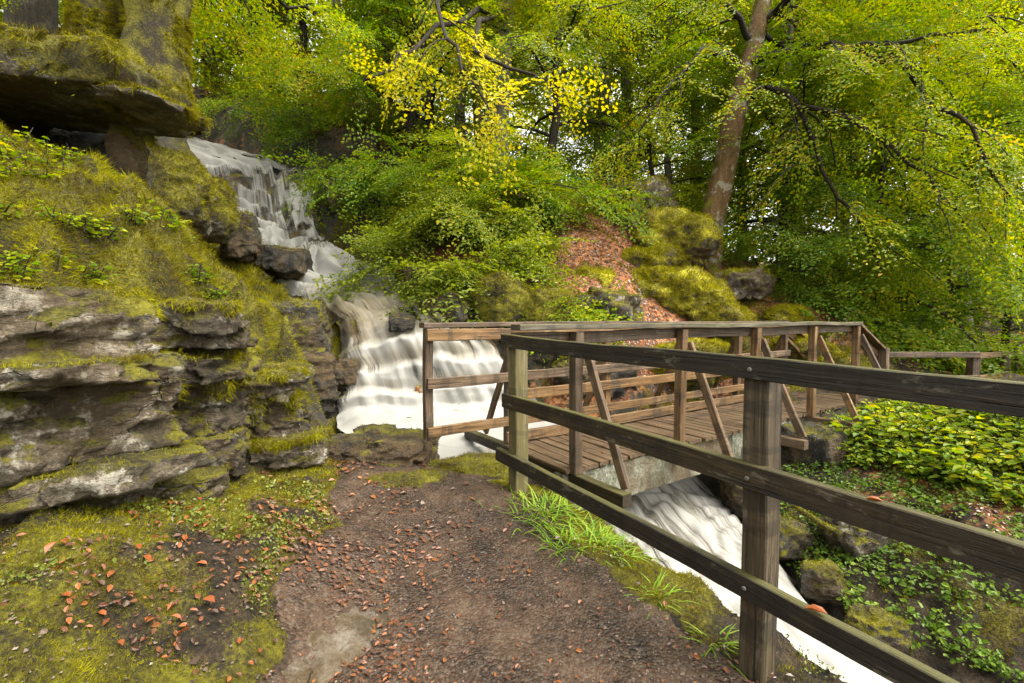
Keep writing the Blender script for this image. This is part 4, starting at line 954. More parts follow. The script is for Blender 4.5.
SPOT = [
    (-1, 462, 13.0, 1.2, 1.0, 'slim bare stemmed tree left of the slim pale trunk'), (-1, 632, 15.5, 2.0, 1.0, 'slim grey stem behind the yellow bush'), (-1, 672, 13.5, 3.0, .8, 'thin stem just left of the leaning beech'),
    (-1, 778, 12.5, 4.1, .8, 'thin stem right of the leaning beech under its limbs'), (-1, 835, 13.5, 5.0, .9, 'thin stem in the hollow right of the beech'), (-1, 915, 15.0, .6, 1.0, 'slim stem behind the low fence rail'),
    (-1, 968, 13.0, 1.7, .9, 'slim stem near the right edge above the low fence'), (-1, 265, 17.0, 2.6, 1.0, 'slim stem above the head of the falls'), (-1, 350, 15.0, 3.7, 1.0, 'slim stem right of the head of the falls'),
 # kind, photo column, distance, turn, size, label
    (-1, 596, 14.0, .3, 1.2, 'slim pale trunked tree standing on the hillside above the red leaf slope'),
    (2, 545, 12.0, 1.4, 1.0, 'small yellow green tree just left of the slim pale trunk on the hillside'),
    (3, 655, 12.2, 2.2, 1.1, 'young bright tree between the upright boulder and the leaning beech'),
    (0, 690, 17.0, 4.0, 1.1, 'tall tree behind the leaning beech trunk'),
    (1, 790, 14.0, .9, .9, 'deep green tree right behind the drooping limbs of the beech'),
    (3, 800, 10.8, 3.1, 1.15, 'young dark stemmed tree in the hollow right of the hillside moss'),
    (3, 860, 10.6, 5.0, 1.2, 'young spreading tree beyond the far end of the bridge'),
    (2, 905, 12.0, .5, 1.0, 'yellow green tree above the low fence beyond the bridge'),
    (0, 985, 14.5, 2.5, 1.0, 'broad yellowing tree at the right edge behind the low fence'),
    (3, 945, 10.2, 1.0, 1.0, 'young leafy tree over the low fence post at the right'),
    (3, 1015, 9.2, 4.2, 1.0, 'young leafy tree closest to the right edge'),
    (1, 870, 19.0, 3.5, 1.0, 'tall green tree deep in the wood at the right'),
    (2, 430, 12.5, 3.3, 1.1, 'small tree behind the bush beside the upper falls'),
    (3, 405, 12.2, .2, 1.2, 'young tree with low branches right of the upper falls'),
    (2, 300, 15.5, 1.9, 1.1, 'yellow green tree at the head of the falls'),
    (1, 390, 18.0, 5.2, 1.0, 'tall green tree uphill behind the head of the falls'),
    (2, 225, 15.5, 4.4, 1.1, 'small tree left above the head of the falls'),
    (0, 215, 20.0, 2.9, 1.0, 'tall tree far up the slope behind the thick mossy trunk'),
    (0, 480, 22.0, .7, 1.1, 'tall tree far uphill behind the yellow sprays'),
    (1, 620, 23.0, 1.6, 1.1, 'tall tree far behind the slim pale trunk'),
    (2, 60, 15.0, 5.7, 1.1, 'small tree between the dark trunk and the thick mossy trunk'),
    (0, -40, 14.0, .4, 1.0, 'tree at the far upper left behind the dark trunk'),
    (0, 1080, 17.0, 3.9, 1.1, 'tall tree beyond the right edge of the wood'),
    (1, 740, 25.0, 4.9, 1.1, 'tall tree far back under the limbs of the leaning beech')]
used = set()
for k, px, d, rz, sc, lab in SPOT:
    x = (px - 512) / FPX * d; loc = (x, d, H1(x, d) - .1)
    k += 1
    o = K[k] if k not in used else copy_tree(K[k]); used.add(k)
    o.location = loc; o.rotation_euler = (0, 0, rz); o.scale = (sc,) * 3
    tag(o, lab, 'tree', GT)
# ---- far wood: reads as one mass
def far_wood():
    r = np.random.default_rng(77); n = 8000
    a = np.radians(r.uniform(-68, 68, n)); d = r.uniform(24, 50, n); x = np.sin(a) * d; y = np.cos(a) * d
    g = H(x, y, False); z = g + r.uniform(0, 1, n) ** .9 * (20 + 5 * fbm(np.stack([x * .1, y * .1, x * 0], 1), 3, 3))
    O = np.stack([x, y, z], 1); D = r.normal(0, 1, (n, 3)) * np.array([1, 1, .4]); U = np.array([0, 0, 1.]) + r.normal(0, .3, (n, 3))
    v, f = place(SPRF, O, D, U, r.uniform(1.4, 2.6, n), 5)
    tag(link('distant_woodland', mesh_np('distant_woodland', v, [f]), M['leaf_far']), 'far yellow green wood closing the view behind the nearer trees', 'woodland', kind='stuff')
far_wood()

# ---- bushes
def gen_bush(seed, R, h, n=9, size=.62, protos=None, lean=(0, 0), droop=1.5, nsub=6, spr=4):
    r = np.random.default_rng(seed); lines = []; OS = []; DS = []
    for i in range(n):
        az = i * 2.4 + r.normal(0, .3); d = unit(np.array([math.cos(az) + lean[0], math.sin(az) + lean[1], r.uniform(.7, 1.8) * h / R]))
        c = curve_pts((r.normal(0, .06), r.normal(0, .06), -.15), d, math.hypot(R, h) * r.uniform(.5, 1.35), droop * r.uniform(.7, 1.1), 8, r, .10)
        lines.append((c, np.linspace(.022, .005, len(c)))); branch_out(c, .02, r, lines, OS, DS, nsub, .45, spr, .15, .5)
    V, F = tubes(lines, 5); OS = np.array(OS); DS = np.array(DS); U = np.array([0, 0, 1.]) + r.normal(0, .35, OS.shape)
    LV, LF = place(protos or SPR6, OS, DS, U, size * r.uniform(.7, 1.2, len(OS)), seed); return V, F, LV, LF
GB = 'bushes on the bank right of the falls'
for i, (px, py, d, R, h, lean, lf, lab) in enumerate([
    (462, 214, 9.4, 1.5, 1.2, (-.2, -.5), 'leaf_bush', 'dense green bush leaning out over the middle of the falls'),
    (456, 246, 8.1, 1.1, .8, (-.1, -.6), 'leaf_bush', 'dense green bush with some red leaves hanging above the bridge end rail'),
    (488, 270, 8.0, .75, .7, (0, -.5), 'leaf_bush', 'green bush beside the red leaf slope above the handrail'),
    (555, 300, 7.3, .5, .4, (0, -.3), 'leaf_seedling', 'small bright bush touching the bridge handrail'),
    (470, 165, 10.0, 1.8, 1.8, (-.1, -.4), 'leaf_green', 'taller bush behind the dense green ones beside the falls'),
    (395, 160, 11.2, 1.3, 1.2, (-.1, -.4), 'leaf_green', 'bush hanging over the right side of the upper falls'),
    (505, 188, 10.4, 1.3, 1.6, (0, -.3), 'leaf_yellowgreen', 'yellow green bush under the slim pale tree'),
    (265, 128, 15.5, 2.0, 1.6, (0, -.3), 'leaf_yellowgreen', 'yellow green bush above the head of the falls'),
    (330, 125, 13.5, 1.6, 1.4, (0, -.3), 'leaf_green', 'green bush on the bank right of the head of the falls'),
    (205, 112, 16.5, 2.0, 1.6, (0, -.3), 'leaf_yellowgreen', 'pale bush behind the head of the falls left'),
    (640, 170, 12.5, 1.4, 1.4, (0, 0), 'leaf_yellowgreen', 'yellow bush behind the upright boulder'),
    (770, 270, 10.6, 1.6, 1.4, (.2, 0), 'leaf_green', 'shaded bush in the hollow right of the leaning beech'),
    (850, 300, 9.8, 1.5, 1.2, (.2, 0), 'leaf_green', 'bush at the foot of the slope beyond the bridge end'),
    (920, 325, 9.6, 1.4, 1.2, (0, 0), 'leaf_yellowgreen', 'yellow green bush behind the low fence'),
    (1000, 320, 8.9, 1.4, 1.2, (0, 0), 'leaf_green', 'bush behind the low fence at the right edge')]):
    tree_obj('bush', lab, 'bush', gen_bush(400 + i, R, h, 11 if R > 1 else 6, .95, lean=lean), gl(px, py, d), 'bark_dark', lf, GB if px < 600 else None)

# ---- seedlings on the right bank and low plants on the mossy slope
def gen_seedling(seed, h, n, leaf):
    r = np.random.default_rng(seed); lines = []; pos = []; dr = []; nm = []
    for i in range(n):
        az = r.uniform(0, 6.28); d = unit(np.array([math.cos(az) * .5, math.sin(az) * .5, 1.]))
        c = curve_pts((r.normal(0, .03), r.normal(0, .03), -.05), d, h * r.uniform(.6, 1.05), .7, 6, r, .1)
        lines.append((c, np.linspace(.005, .002, len(c))))
        for k in range(9):
            g = 1.2 + k * .52; q = min(int(g), 5); o = c[q] + (c[min(q + 1, 6)] - c[q]) * (g - q); a = az + k * 2.2 + r.normal(0, .4)
            w = np.array([math.cos(a), math.sin(a), r.uniform(-.25, .15)]); o2 = o + w * r.uniform(.01, .05)
            pos.append(o2); dr.append(w); nm.append(np.array([0, 0, 1.]) + r.normal(0, .3, 3))
    V, F = tubes(lines, 4); pos = np.array(pos); l = leaf * r.uniform(.6, 1.2, len(pos))
    LV, LF = leaves(pos, np.array(dr), np.array(nm), l, l * .68, six=True); return V, F, LV, LF
SD_ = [tree_obj('seedling', '', 'plant', gen_seedling(500 + i, (.42, .32, .5)[i], (9, 8, 11)[i], (.08, .07, .085)[i]), (0, 0, 0), 'bark_dark', 'leaf_seedling') for i in range(3)]
r = np.random.default_rng(9)
n = 0; used = set()
tries = 0
while n < 170 and tries < 9000:
    tries += 1
    px = r.uniform(790, 1060); d = r.uniform(3.4, 6.6); x = (px - 512) / FPX * d; z = H1(x, d); s = x * BV[0] + (d - BO[1]) * BV[1]; t = -(x * BU[0] + (d - BO[1]) * BU[1])
    if s < 3.4 or z < -.12 or (t < .35 and s < 7.2) or float(fbm([[x * 1.1, d * 1.1, 0]], 33, 3)[0]) < .02: continue
    sc_ = r.uniform(.45, 1.2)
    if px > 855 and 318 + (CAMZ - z - .36 * sc_) / d * FPX < 380: continue
    k = n % 3; o = SD_[k] if k not in used else copy_tree(SD_[k]); used.add(k)
    o.location = (x, d, z); o.rotation_euler = (0, 0, r.uniform(0, 6.28)); o.scale = (sc_,) * 3
    tag(o, 'knee high seedling with broad bright yellow green leaves on the bank beyond the ravine', 'plant', 'seedlings on the right bank'); n += 1
BL = [tree_obj('low_plant', '', 'plant', gen_seedling(520 + i, .17, 10, .04), (0, 0, 0), 'bark_dark', 'leaf_seedling') for i in range(2)]
n = 0; used = set()
for px, py, d in [(10, 205, 2.9), (40, 190, 3.2), (70, 165, 3.6), (85, 200, 3.2), (25, 235, 2.8), (60, 215, 3.0), (110, 185, 3.7), (105, 215, 3.3), (130, 195, 3.7), (150, 205, 3.8), (165, 225, 3.8), (185, 220, 4.1), (205, 235, 4.1), (195, 255, 3.8),
                  (30, 170, 3.5), (5, 185, 3.2), (140, 230, 3.5), (15, 260, 2.6), (45, 250, 2.8), (225, 262, 4.2), (215, 290, 3.9), (90, 240, 3.1), (55, 180, 3.4), (120, 172, 4.0), (20, 190, 3.1), (75, 185, 3.4), (95, 178, 3.6)]:
    x = (px - 512) / FPX * d; k = n % 2; o = BL[k] if k not in used else copy_tree(BL[k]); used.add(k)
    o.location = (x, d, H1(x, d) - .01); o.rotation_euler = (0, 0, n * 1.7); o.scale = (r.uniform(.8, 1.4),) * 3
    tag(o, 'low yellow green bilberry sprig growing out of the moss above the left rock wall', 'plant', 'sprigs on the mossy slope'); n += 1

# ---- grass tufts
def gen_grass(seed, n, h, spread, wd=.008):
    r = np.random.default_rng(seed); vs = []; fs = []; m = 6
    for i in range(n):
        az = r.uniform(0, 6.28); el = r.uniform(.5, 1.4); hl = h * r.uniform(.55, 1.1)
        p = np.array([r.normal(0, spread), r.normal(0, spread), -.02]); d = np.array([math.cos(az) * math.cos(el), math.sin(az) * math.cos(el), math.sin(el)]); s = np.array([-math.sin(az), math.cos(az), 0])
        b = len(vs)
        for k in range(m):
            w = wd * (1 - (k / (m - 1)) ** 1.6) * .5 + .0004
            vs += [p - s * w, p + s * w]; d = d + np.array([math.cos(az) * .06, math.sin(az) * .06, -.26]); d /= np.linalg.norm(d); p = p + d * hl / m
        for k in range(m - 1): fs.append([b + 2 * k, b + 2 * k + 1, b + 2 * k + 3, b + 2 * k + 2])
    return np.array(vs), np.array(fs)
for i, (px, py, d, nb, h, sp, lab) in enumerate([
    (545, 528, 2.95, 210, .30, .085, 'biggest bright green grass tuft at the foot of the tall fence post'),
    (590, 545, 2.72, 170, .26, .07, 'bright grass tuft drooping over the path just right of the biggest one'),
    (565, 560, 2.62, 120, .24, .06, 'grass tuft nearest the middle of the path, below the biggest one'),
    (615, 560, 2.60, 90, .2, .05, 'grass tuft under the bottom rail, rightmost of the tall clump'),
    (520, 512, 3.08, 90, .2, .06, 'small grass tuft tight against the tall fence post'),
    (655, 612, 2.2, 90, .22, .025, 'small rosette of grass under the bottom rail, midway to the near post'),
    (712, 655, 1.93, 90, .2, .022, 'small rosette of grass just left of the near post'),
    (690, 400, 6.8, 60, .3, .04, 'tuft of grass hanging under the far rails in the middle of the bridge'),
    (620, 385, 6.4, 60, .3, .04, 'tuft of grass behind the bridge rails left of the middle')]):
    V, F = gen_grass(600 + i, int(nb * 1.5), h * 1.1, sp, .012); loc = gl(px, py, d)
    o = link('grass_tuft', mesh_np('grass_tuft', V, [F]), M['grass'], None, loc); tag(o, lab, 'grass', 'grass tufts')
# ================================================================== GROUND COVER
def blades(pos, nrm, ln, wd, r, hang=0.):
    n = len(pos); d = unit(nrm * .9 + r.normal(0, .55, (n, 3)) + np.array([0, 0, .25 - hang])); s = unit(np.cross(d, r.normal(0, 1, (n, 3))))
    ln = np.asarray(ln)[:, None]; wd = np.asarray(wd)[:, None]
    v = np.stack([pos - s * wd * .5, pos + s * wd * .5, pos + d * ln], 1)
    return v.reshape(-1, 3), np.arange(n * 3).reshape(-1, 3)
def ground_points(n, dmax, wfun, seed, amin=-50, amax=50):
    """random places on the ground in view, denser close by"""
    r = np.random.default_rng(seed); a = np.radians(r.uniform(amin, amax, n)); d = 1.2 * (dmax / 1.2) ** r.uniform(0, 1, n)
    x = np.sin(a) * d; y = np.cos(a) * d; z = H(x, y); e = .02
    nx = -(H(x + e, y) - z) / e; ny = -(H(x, y + e) - z) / e; nn = unit(np.stack([nx, ny, np.ones(n)], 1))
    k = r.uniform(0, 1, n) < wfun(x, y, z, nn)
    return x[k], y[k], z[k], nn[k], np.hypot(x, y)[k], r
def moss_w(x, y, z, nn):
    zz = zones(x, y, z, None); c = fbm(np.stack([x * 9, y * 9, z * 9], 1), 51, 3)
    return sstep(.30, .62, zz[:, 1] + .35 * c) * sstep(-.05, .25, nn[:, 2]) * (zz[:, 2] < .6) * np.clip(.5 / np.maximum(nn[:, 2], .2), .5, 1.6)
x, y, z, nn, dd, r = ground_points(1500000, 11, moss_w, 61)
sc = np.clip(dd / 3.2, .55, 3.2); cl = 1 + .7 * fbm(np.stack([x * 6, y * 6, z * 6], 1), 52, 3)
left = x < -1.6
v, f = blades(np.stack([x, y, z - .004], 1), nn, r.uniform(.010, .030, len(x)) * sc * cl * np.where(left & (z > .8), 1.7, 1.2), r.uniform(.0022, .0045, len(x)) * sc, r, .1)
tag(link('moss', mesh_np('moss', v, [f]), M['moss']), 'soft yellow green moss covering the slope and banks', 'moss', kind='stuff')
# tufts of moss on the stones themselves
for o in ROCKS:
    mn = o.data.materials[0].name
    me = o.data; nv = len(me.vertices); co = np.zeros(nv * 3); no = np.zeros(nv * 3); me.vertices.foreach_get('co', co); me.vertices.foreach_get('normal', no); co = co.reshape(-1, 3); no = no.reshape(-1, 3)
    dist = math.hypot(o.location.x, o.location.y)
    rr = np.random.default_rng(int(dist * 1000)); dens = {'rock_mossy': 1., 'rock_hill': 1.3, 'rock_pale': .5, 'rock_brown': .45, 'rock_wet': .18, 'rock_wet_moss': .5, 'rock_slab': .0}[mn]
    if dens == 0: continue
    size = max(o.dimensions); n = int(16000 * dens * min(1.6, size) ** 1.2 * (1 if dist < 6.5 else .5))
    k = rr.integers(0, nv, n); p = co[k] + rr.normal(0, size * .014, (n, 3)); p = p - no[k] * ((p - co[k]) * no[k]).sum(1, keepdims=True); nm = no[k]
    c = fbm(p * 3 + o.location.x, 71, 4)
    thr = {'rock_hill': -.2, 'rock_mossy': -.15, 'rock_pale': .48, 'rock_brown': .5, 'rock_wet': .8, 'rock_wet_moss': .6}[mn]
    keep = (nm[:, 2] + c * 1.3 > thr + rr.normal(0, .08, n)) & (nm[:, 2] > -.35)
    p, nm = p[keep], nm[keep]
    if len(p) < 40: continue
    s = min(3., max(.8, dist / 3.2))
    v, f = blades(p - nm * .004, nm, rr.uniform(.012, .034, len(p)) * s, rr.uniform(.0024, .0048, len(p)) * s, rr, .25)
    if (o.get('group') == GW or o.name.startswith('rock_ledge')) and mn != 'rock_wet':
        hz = max(o.dimensions.z, .1); kk = np.where((co[:, 2] > (-.35 if o.name.startswith('rock_ledge') else .12) * hz) & (np.abs(no[:, 2]) < .75))[0]; m2 = 22000 if o.name.startswith('rock_ledge') else 14000
        k2 = rr.choice(kk, m2); p2 = co[k2] + rr.normal(0, .012, (m2, 3)); g2 = fbm(p2 * np.array([2.6, 2.6, .7]) + o.location.x * 3, 74, 3) + (p2[:, 2] / hz - (.15 if o.name.startswith('rock_ledge') else .4)) * 1.4 > rr.normal(.06, .05, m2)
        p2 = p2[g2]; n2_ = no[k2][g2]
        vb, fb = blades(p2, n2_ * .7, rr.uniform(.015, .05, len(p2)) * (2.6 if o.name.startswith('rock_ledge') else 1.2), rr.uniform(.002, .004, len(p2)) * s, rr, 1.0)
        f = np.concatenate([f, fb + len(v)]); v = np.concatenate([v, vb])
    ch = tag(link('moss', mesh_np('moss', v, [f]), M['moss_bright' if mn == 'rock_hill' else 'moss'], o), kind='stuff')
# moss wrapped round the thick trunk
for tk in [o for o in mt.children if o.name.startswith(('trunk', 'stem'))]:
    nv = len(tk.data.vertices); co = np.zeros(nv * 3); no = np.zeros(nv * 3); tk.data.vertices.foreach_get('co', co); tk.data.vertices.foreach_get('normal', no); co = co.reshape(-1, 3); no = no.reshape(-1, 3)
    rr = np.random.default_rng(8); fc_ = np.zeros(len(tk.data.loops), np.int32); tk.data.loops.foreach_get('vertex_index', fc_); fc_ = fc_.reshape(-1, 4)
    k = rr.integers(0, len(fc_), 45000); w4 = rr.dirichlet((1, 1, 1, 1), 45000); p = (co[fc_[k]] * w4[..., None]).sum(1); nm = unit((no[fc_[k]] * w4[..., None]).sum(1))
    keep = (p[:, 2] < 4.5) & (fbm(p * 2.2, 72, 3) > -.25); p, nm = p[keep], nm[keep]
    v, f = blades(p, nm, rr.uniform(.03, .09, len(p)), rr.uniform(.005, .010, len(p)), rr, .5)
    tag(link('moss', mesh_np('moss', v, [f]), M['moss'], tk), kind='stuff')
# moss hanging over the lip of the rock wall and the ledge
# fallen leaves as litter
def flat_leaves(x, y, z, nn, ln, r, six=True, tilt=.2):
    n = len(x); d = r.normal(0, 1, (n, 3)); d = unit(d - nn * (d * nn).sum(1, keepdims=True)); nm = nn + r.normal(0, tilt, (n, 3))
    return leaves(np.stack([x, y, z + .006], 1), d, nm, ln, ln * .62, .12, six)
def lit_path(x, y, z, nn):
    pm = path_mask(x, y); c = fbm(np.stack([x * 2.2, y * 2.2, x * 0], 1), 81, 4)
    xl = np.interp(y, [-3, .5, 1.7, 2.57, 3.2, 3.8], [-1.0, -.95, -.99, -1.12, -1.33, -1.4])
    leftish = sstep(.9, .1, x - xl) * .45
    return np.where(pm > -.05, .05 + .24 * sstep(.05, .4, c) + leftish * 1.3 * sstep(-.25, .3, c), 0) * (y < 3.9)
def lit_all(x, y, z, nn):
    return lit_path(x, y, z, nn) + np.where((x < -1.) & (z < .7) & (path_mask(x, y) < 0), .35 * sstep(-.1, .3, fbm(np.stack([x * 3, y * 3, z], 1), 84, 3)), 0)
x, y, z, nn, dd, r = ground_points(22000, 4.2, lit_all, 82, -55, 45)
v, f = flat_leaves(x, y, z + .014, nn, r.uniform(.012, .034, len(x)) * np.clip(dd / 2.2, .8, 1.6), r)
tag(link('leaf_litter', mesh_np('leaf_litter', v, [f]), M['dead_leaf']), 'orange brown beech leaf litter strewn over the path', 'leaves', kind='stuff')
def lit_hill(x, y, z, nn):
    zz = zones(x, y, z, None); return sstep(.38, .62, zz[:, 2]) * sstep(.2, .6, nn[:, 2]) * (path_mask(x, y) < 0) * ~((x > -2.2) & (x < 1.3) & (y > 3.9) & (y < 6.6) & (z < .7))
x, y, z, nn, dd, r = ground_points(150000, 14, lit_hill, 83)
k = dd > 4.0
x, y, z, nn, dd = x[k], y[k], z[k], nn[k], dd[k]
v, f = flat_leaves(x, y, z, nn, r.uniform(.03, .06, len(x)) * np.clip(dd / 7, .8, 1.6), r, False, .5)
tag(link('leaf_carpet', mesh_np('leaf_carpet', v, [f]), M['dead_leaf']), 'red brown carpet of fallen leaves on the hillside and the far bank', 'leaves', kind='stuff')
# gravel in the path
def w_gr(x, y, z, nn): return np.where((path_mask(x, y) > .03) | ((x < -1) & (z < .7)), .5 + .5 * fbm(np.stack([x * 3, y * 3, x * 0], 1), 86, 3), 0)
x, y, z, nn, dd, r = ground_points(16000, 4.0, w_gr, 87, -58, 45)
oct_v = np.array([[1, 0, 0], [0, 1, 0], [-1, 0, 0], [0, -1, 0], [0, 0, 1], [.3, .2, .9]]); oct_f = np.array([[0, 1, 5], [1, 2, 5], [2, 3, 4], [3, 0, 4], [0, 5, 4], [2, 4, 5]])
s = r.lognormal(math.log(.0042), .45, (len(x), 1, 1)) * (.7 + .6 * r.random((len(x), 1, 3)))
a = r.uniform(0, 6.28, len(x)); R2 = np.stack([np.stack([np.cos(a), -np.sin(a), a * 0], 1), np.stack([np.sin(a), np.cos(a), a * 0], 1), np.stack([a * 0, a * 0, a * 0 + .7], 1)], 1)
v = np.einsum('nij,nkj->nki', R2, oct_v[None] * s) + np.stack([x, y, z + .009], 1)[:, None]
f = oct_f[None] + np.arange(len(x))[:, None, None] * 6
tag(link('gravel', mesh_np('gravel', v.reshape(-1, 3), [f.reshape(-1, 3)]), M['gravel']), 'small stones and grit in the wet earth path', 'gravel', kind='stuff')
# ivy and small green plants on the ravine wall
def w_ivy(x, y, z, nn):
    s = x * BV[0] + (y - BO[1]) * BV[1]; t = -(x * BU[0] + (y - BO[1]) * BU[1]); c = fbm(np.stack([x * 2.4, y * 2.4, z * 2.4], 1), 91, 4)
    return np.where((s > 1.9) & (t > .1) & (z > -.85) & (z < .3), sstep(-.5, .05, c) * .95, 0)
x, y, z, nn, dd, r = ground_points(150000, 8, w_ivy, 92, 15, 62)
h = r.uniform(.01, .09, len(x)); pos = np.stack([x, y, z], 1) + nn * h[:, None]
l = .012 + .042 * r.uniform(0, 1, len(x)) ** 1.8; d = r.normal(0, 1, pos.shape) * np.array([1, 1, .4])
v, f = leaves(pos, d, nn * .6 + np.array([0, 0, .6]) + r.normal(0, .3, pos.shape), l, l * .75, .15, True)
tag(link('ground_cover', mesh_np('ground_cover', v, [f]), M['leaf_ivy']), 'small leaved green plants covering the shaded right wall of the ravine', 'ground cover', kind='stuff')
# small herbs along the left foreground
def w_herb(x, y, z, nn):
    c = fbm(np.stack([x * 3, y * 3, z * 0], 1), 95, 3); pm = path_mask(x, y)
    s = x * BV[0] + (y - BO[1]) * BV[1]
    return np.where(((x < -.8) & (z < .8) | (s > .05) & (s < .9) & (c > .12)) & (pm < -.0), sstep(.0, .35, c + .25 * sstep(-.25, 0, pm)) * .6, 0) * (y < 3.2)
x, y, z, nn, dd, r = ground_points(110000, 4, w_herb, 96, -62, 45)
pos = np.stack([x, y, z], 1) + nn * r.uniform(.004, .035, len(x))[:, None]; l = r.uniform(.007, .018, len(x)) * np.clip(dd / 2, .8, 2)
v, f = leaves(pos, r.normal(0, 1, pos.shape), nn + r.normal(0, .4, pos.shape), l, l * .8, .15)
tag(link('creeping_herbs', mesh_np('creeping_herbs', v, [f]), M['leaf_ivy2']), 'tiny leaved green herbs creeping over the mossy bank left of the path', 'ground cover', kind='stuff')
# single fallen leaves that stand out
def one_leaf(x, y, z, ang, ln, m, label, group, tilt=(0, 0)):
    pos = np.zeros((1, 3)); d = np.array([[math.cos(ang), math.sin(ang), tilt[0]]]); n = np.array([[tilt[1], .1, 1.]])
    v, f = leaves(pos, d, n, ln, ln * .62, .2, True)
    v = np.concatenate([v, v[:2] * 0 + v[0] - unit(d) * ln * .3 * np.array([[0], [1.]])])
    o = link('fallen_leaf', mesh_np('fallen_leaf', v[:6], [f]), M[m], None, (x, y, z)); tag(o, label, 'leaf', group)
r = np.random.default_rng(5)
for px, py, d, ln, lab in [(56, 535, 1.72, .055, 'single bright orange leaf lying on the dark moss at the far left'), (110, 623, 1.68, .045, 'orange leaf on the mossy bank near the lower left corner'),
                           (236, 492, 2.55, .05, 'orange leaf at the foot of the recessed block'), (204, 625, 1.75, .06, 'pale orange leaf on the bank above the green herbs'), (150, 575, 1.85, .045, 'rusty leaf in the middle of the left mossy bank'),
                           (145, 490, 2.35, .05, 'orange leaf on the stone foot of the left rock wall')]:
    p = P(px, py, d); z = max(H1(p[0], p[1]), p[2] - .05) + .025
    one_leaf(p[0], p[1], z, r.uniform(0, 6), ln, 'bright_dead_leaf', lab, None, (r.normal(0, .2), r.normal(0, .3)))
for i in range(46):
    if i < 22: px, py = 185 + r.normal(0, 22), 520 + r.normal(0, 14)
    else: px, py = r.uniform(60, 300), r.uniform(540, 660)
    # walk the view ray to the ground
    for d in np.arange(1.2, 4.2, .02):
        p = P(px, py, d)
        if H1(p[0], p[1]) > p[2]: break
    one_leaf(p[0], p[1], H1(p[0], p[1]) + .02, r.uniform(0, 6), r.uniform(.03, .052), 'bright_dead_leaf', 'small orange beech leaf lying on the mossy bank below the left rock wall', 'fallen leaves on the left bank', (r.normal(0, .3), r.normal(0, .4)))
for t, z, ln, lab in [(1.98, zr[1][2] - .006, .07, 'orange leaf lying on the bottom fence rail right of the near post'), (2.12, zr[1][1] - .006, .05, 'pale leaf lying on the middle fence rail right of the near post')]:
    q = L(-.02, t, z); one_leaf(q[0], q[1], q[2] + .004, 2.4, ln, 'bright_dead_leaf', lab, None)
q = L(-.022, 1.67, zr[1][0] + .003); one_leaf(q[0], q[1], q[2], 2.2, .045, 'bright_dead_leaf', 'small orange leaf on the top fence rail above the near post', None)
for i in range(26):
    q = L(r.uniform(.2, 5.8), -r.uniform(.08, .85), .267); one_leaf(q[0], q[1], q[2], r.uniform(0, 6), r.uniform(.04, .065), 'bright_dead_leaf', 'orange beech leaf lying on the bridge deck', 'leaves on the bridge deck', (0, r.normal(0, .15)))

# ---- the mossy root over the ravine stone
rt = catmull(np.array([P(798, 508, 4.1), P(822, 524, 3.95), P(850, 536, 3.85), P(885, 538, 3.82), P(900, 545, 3.9)]), 16)
V, F = tubes([(rt, np.linspace(.026, .02, 16)), (catmull(np.array([P(830, 528, 3.93), P(855, 527, 3.85), P(884, 530, 3.8)]), 8), np.full(8, .016))], 7)
ro = link('tree_root', mesh_np('tree_root', V, [F], True), M['rock_mossy']); tag(ro, 'moss wrapped root looping over a stone in the right wall of the ravine', 'root')
rr = np.random.default_rng(3); k = rr.integers(0, 16, 2600); p = rt[k] + rr.normal(0, .014, (2600, 3)); v, f = blades(p, rr.normal(0, 1, (2600, 3)), rr.uniform(.015, .035, 2600), rr.uniform(.005, .008, 2600), rr, .3)
tag(link('moss', mesh_np('moss', v, [f]), M['moss'], ro), kind='stuff')

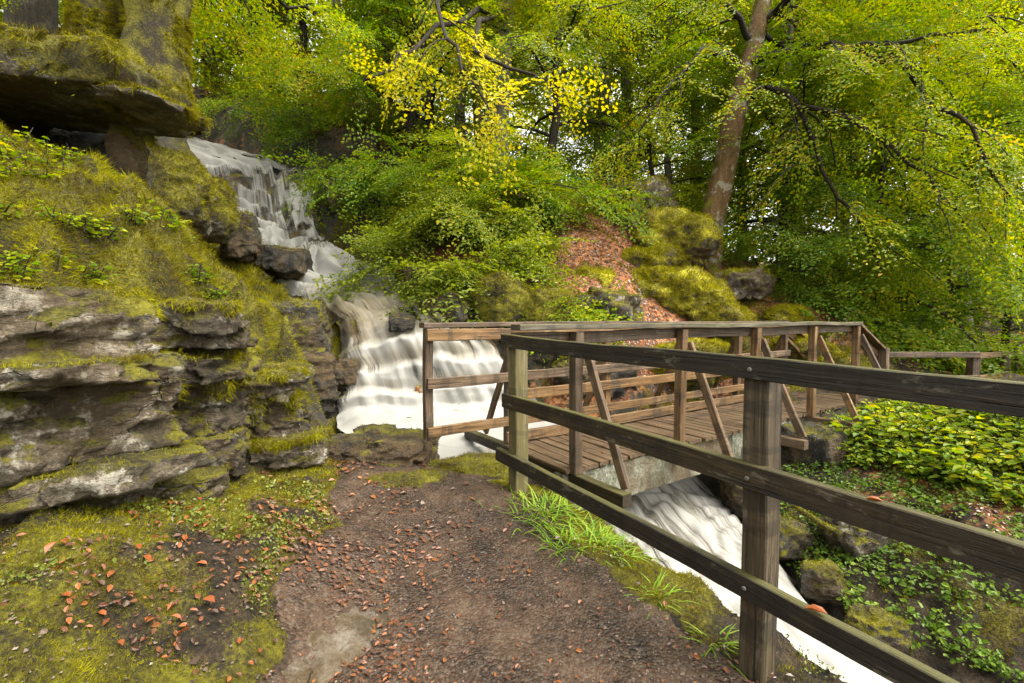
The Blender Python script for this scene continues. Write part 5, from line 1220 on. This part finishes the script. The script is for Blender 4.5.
# ================================================================== LIGHT, CAMERA
w = bpy.data.worlds.new('World'); scene.world = w; w.use_nodes = True
nt = w.node_tree; nt.nodes.clear()
EL, AZ = RD(58), RD(112)   # sun height; compass angle clockwise from +Y
sky = nt.nodes.new('ShaderNodeTexSky'); sky.sky_type = 'NISHITA'; sky.sun_disc = False; sky.sun_elevation = EL; sky.sun_rotation = AZ; sky.air_density = 1.0; sky.dust_density = 3.0; sky.ozone_density = .6
bg = nt.nodes.new('ShaderNodeBackground'); bg.inputs['Strength'].default_value = .15
hs = nt.nodes.new('ShaderNodeHueSaturation'); hs.inputs['Saturation'].default_value = .22; nt.links.new(sky.outputs[0], hs.inputs['Color'])
ti = nt.nodes.new('ShaderNodeMix'); ti.data_type = 'RGBA'; ti.blend_type = 'MULTIPLY'; ti.inputs[0].default_value = 1.; nt.links.new(hs.outputs[0], ti.inputs[6]); ti.inputs[7].default_value = (1.04, 1., .90, 1)   # white cloud cover
nt.links.new(ti.outputs[2], bg.inputs[0]); o = nt.nodes.new('ShaderNodeOutputWorld'); nt.links.new(bg.outputs[0], o.inputs[0])
sl = bpy.data.lights.new('sun', 'SUN'); sl.energy = 1.5; sl.angle = RD(40); sl.color = (1, .95, .86)
so = bpy.data.objects.new('sun', sl); COL.objects.link(so)
sd = Vector((math.sin(AZ) * math.cos(EL), math.cos(AZ) * math.cos(EL), math.sin(EL))); so.rotation_euler = sd.to_track_quat('Z', 'Y').to_euler(); so.location = (0, 0, 20)
cam = bpy.data.cameras.new('camera'); cam.sensor_width = 36; cam.lens = FPX / 1024 * 36; cam.clip_start = .05; cam.clip_end = 400
co = bpy.data.objects.new('camera', cam); COL.objects.link(co); co.location = (0, 0, CAMZ); co.rotation_euler = (math.pi / 2 - PITCH, 0, 0)
scene.camera = co
vs = scene.view_settings; vs.view_transform = 'Standard'; vs.look = 'None'; vs.gamma = 1; vs.use_curve_mapping = False; vs.exposure = 2.1
c = scene.cycles; c.use_denoising = True; c.max_bounces = 10; c.diffuse_bounces = 5; c.glossy_bounces = 2; c.transmission_bounces = 8; c.transparent_max_bounces = 8; c.sample_clamp_indirect = 6; c.caustics_reflective = False; c.caustics_refractive = False
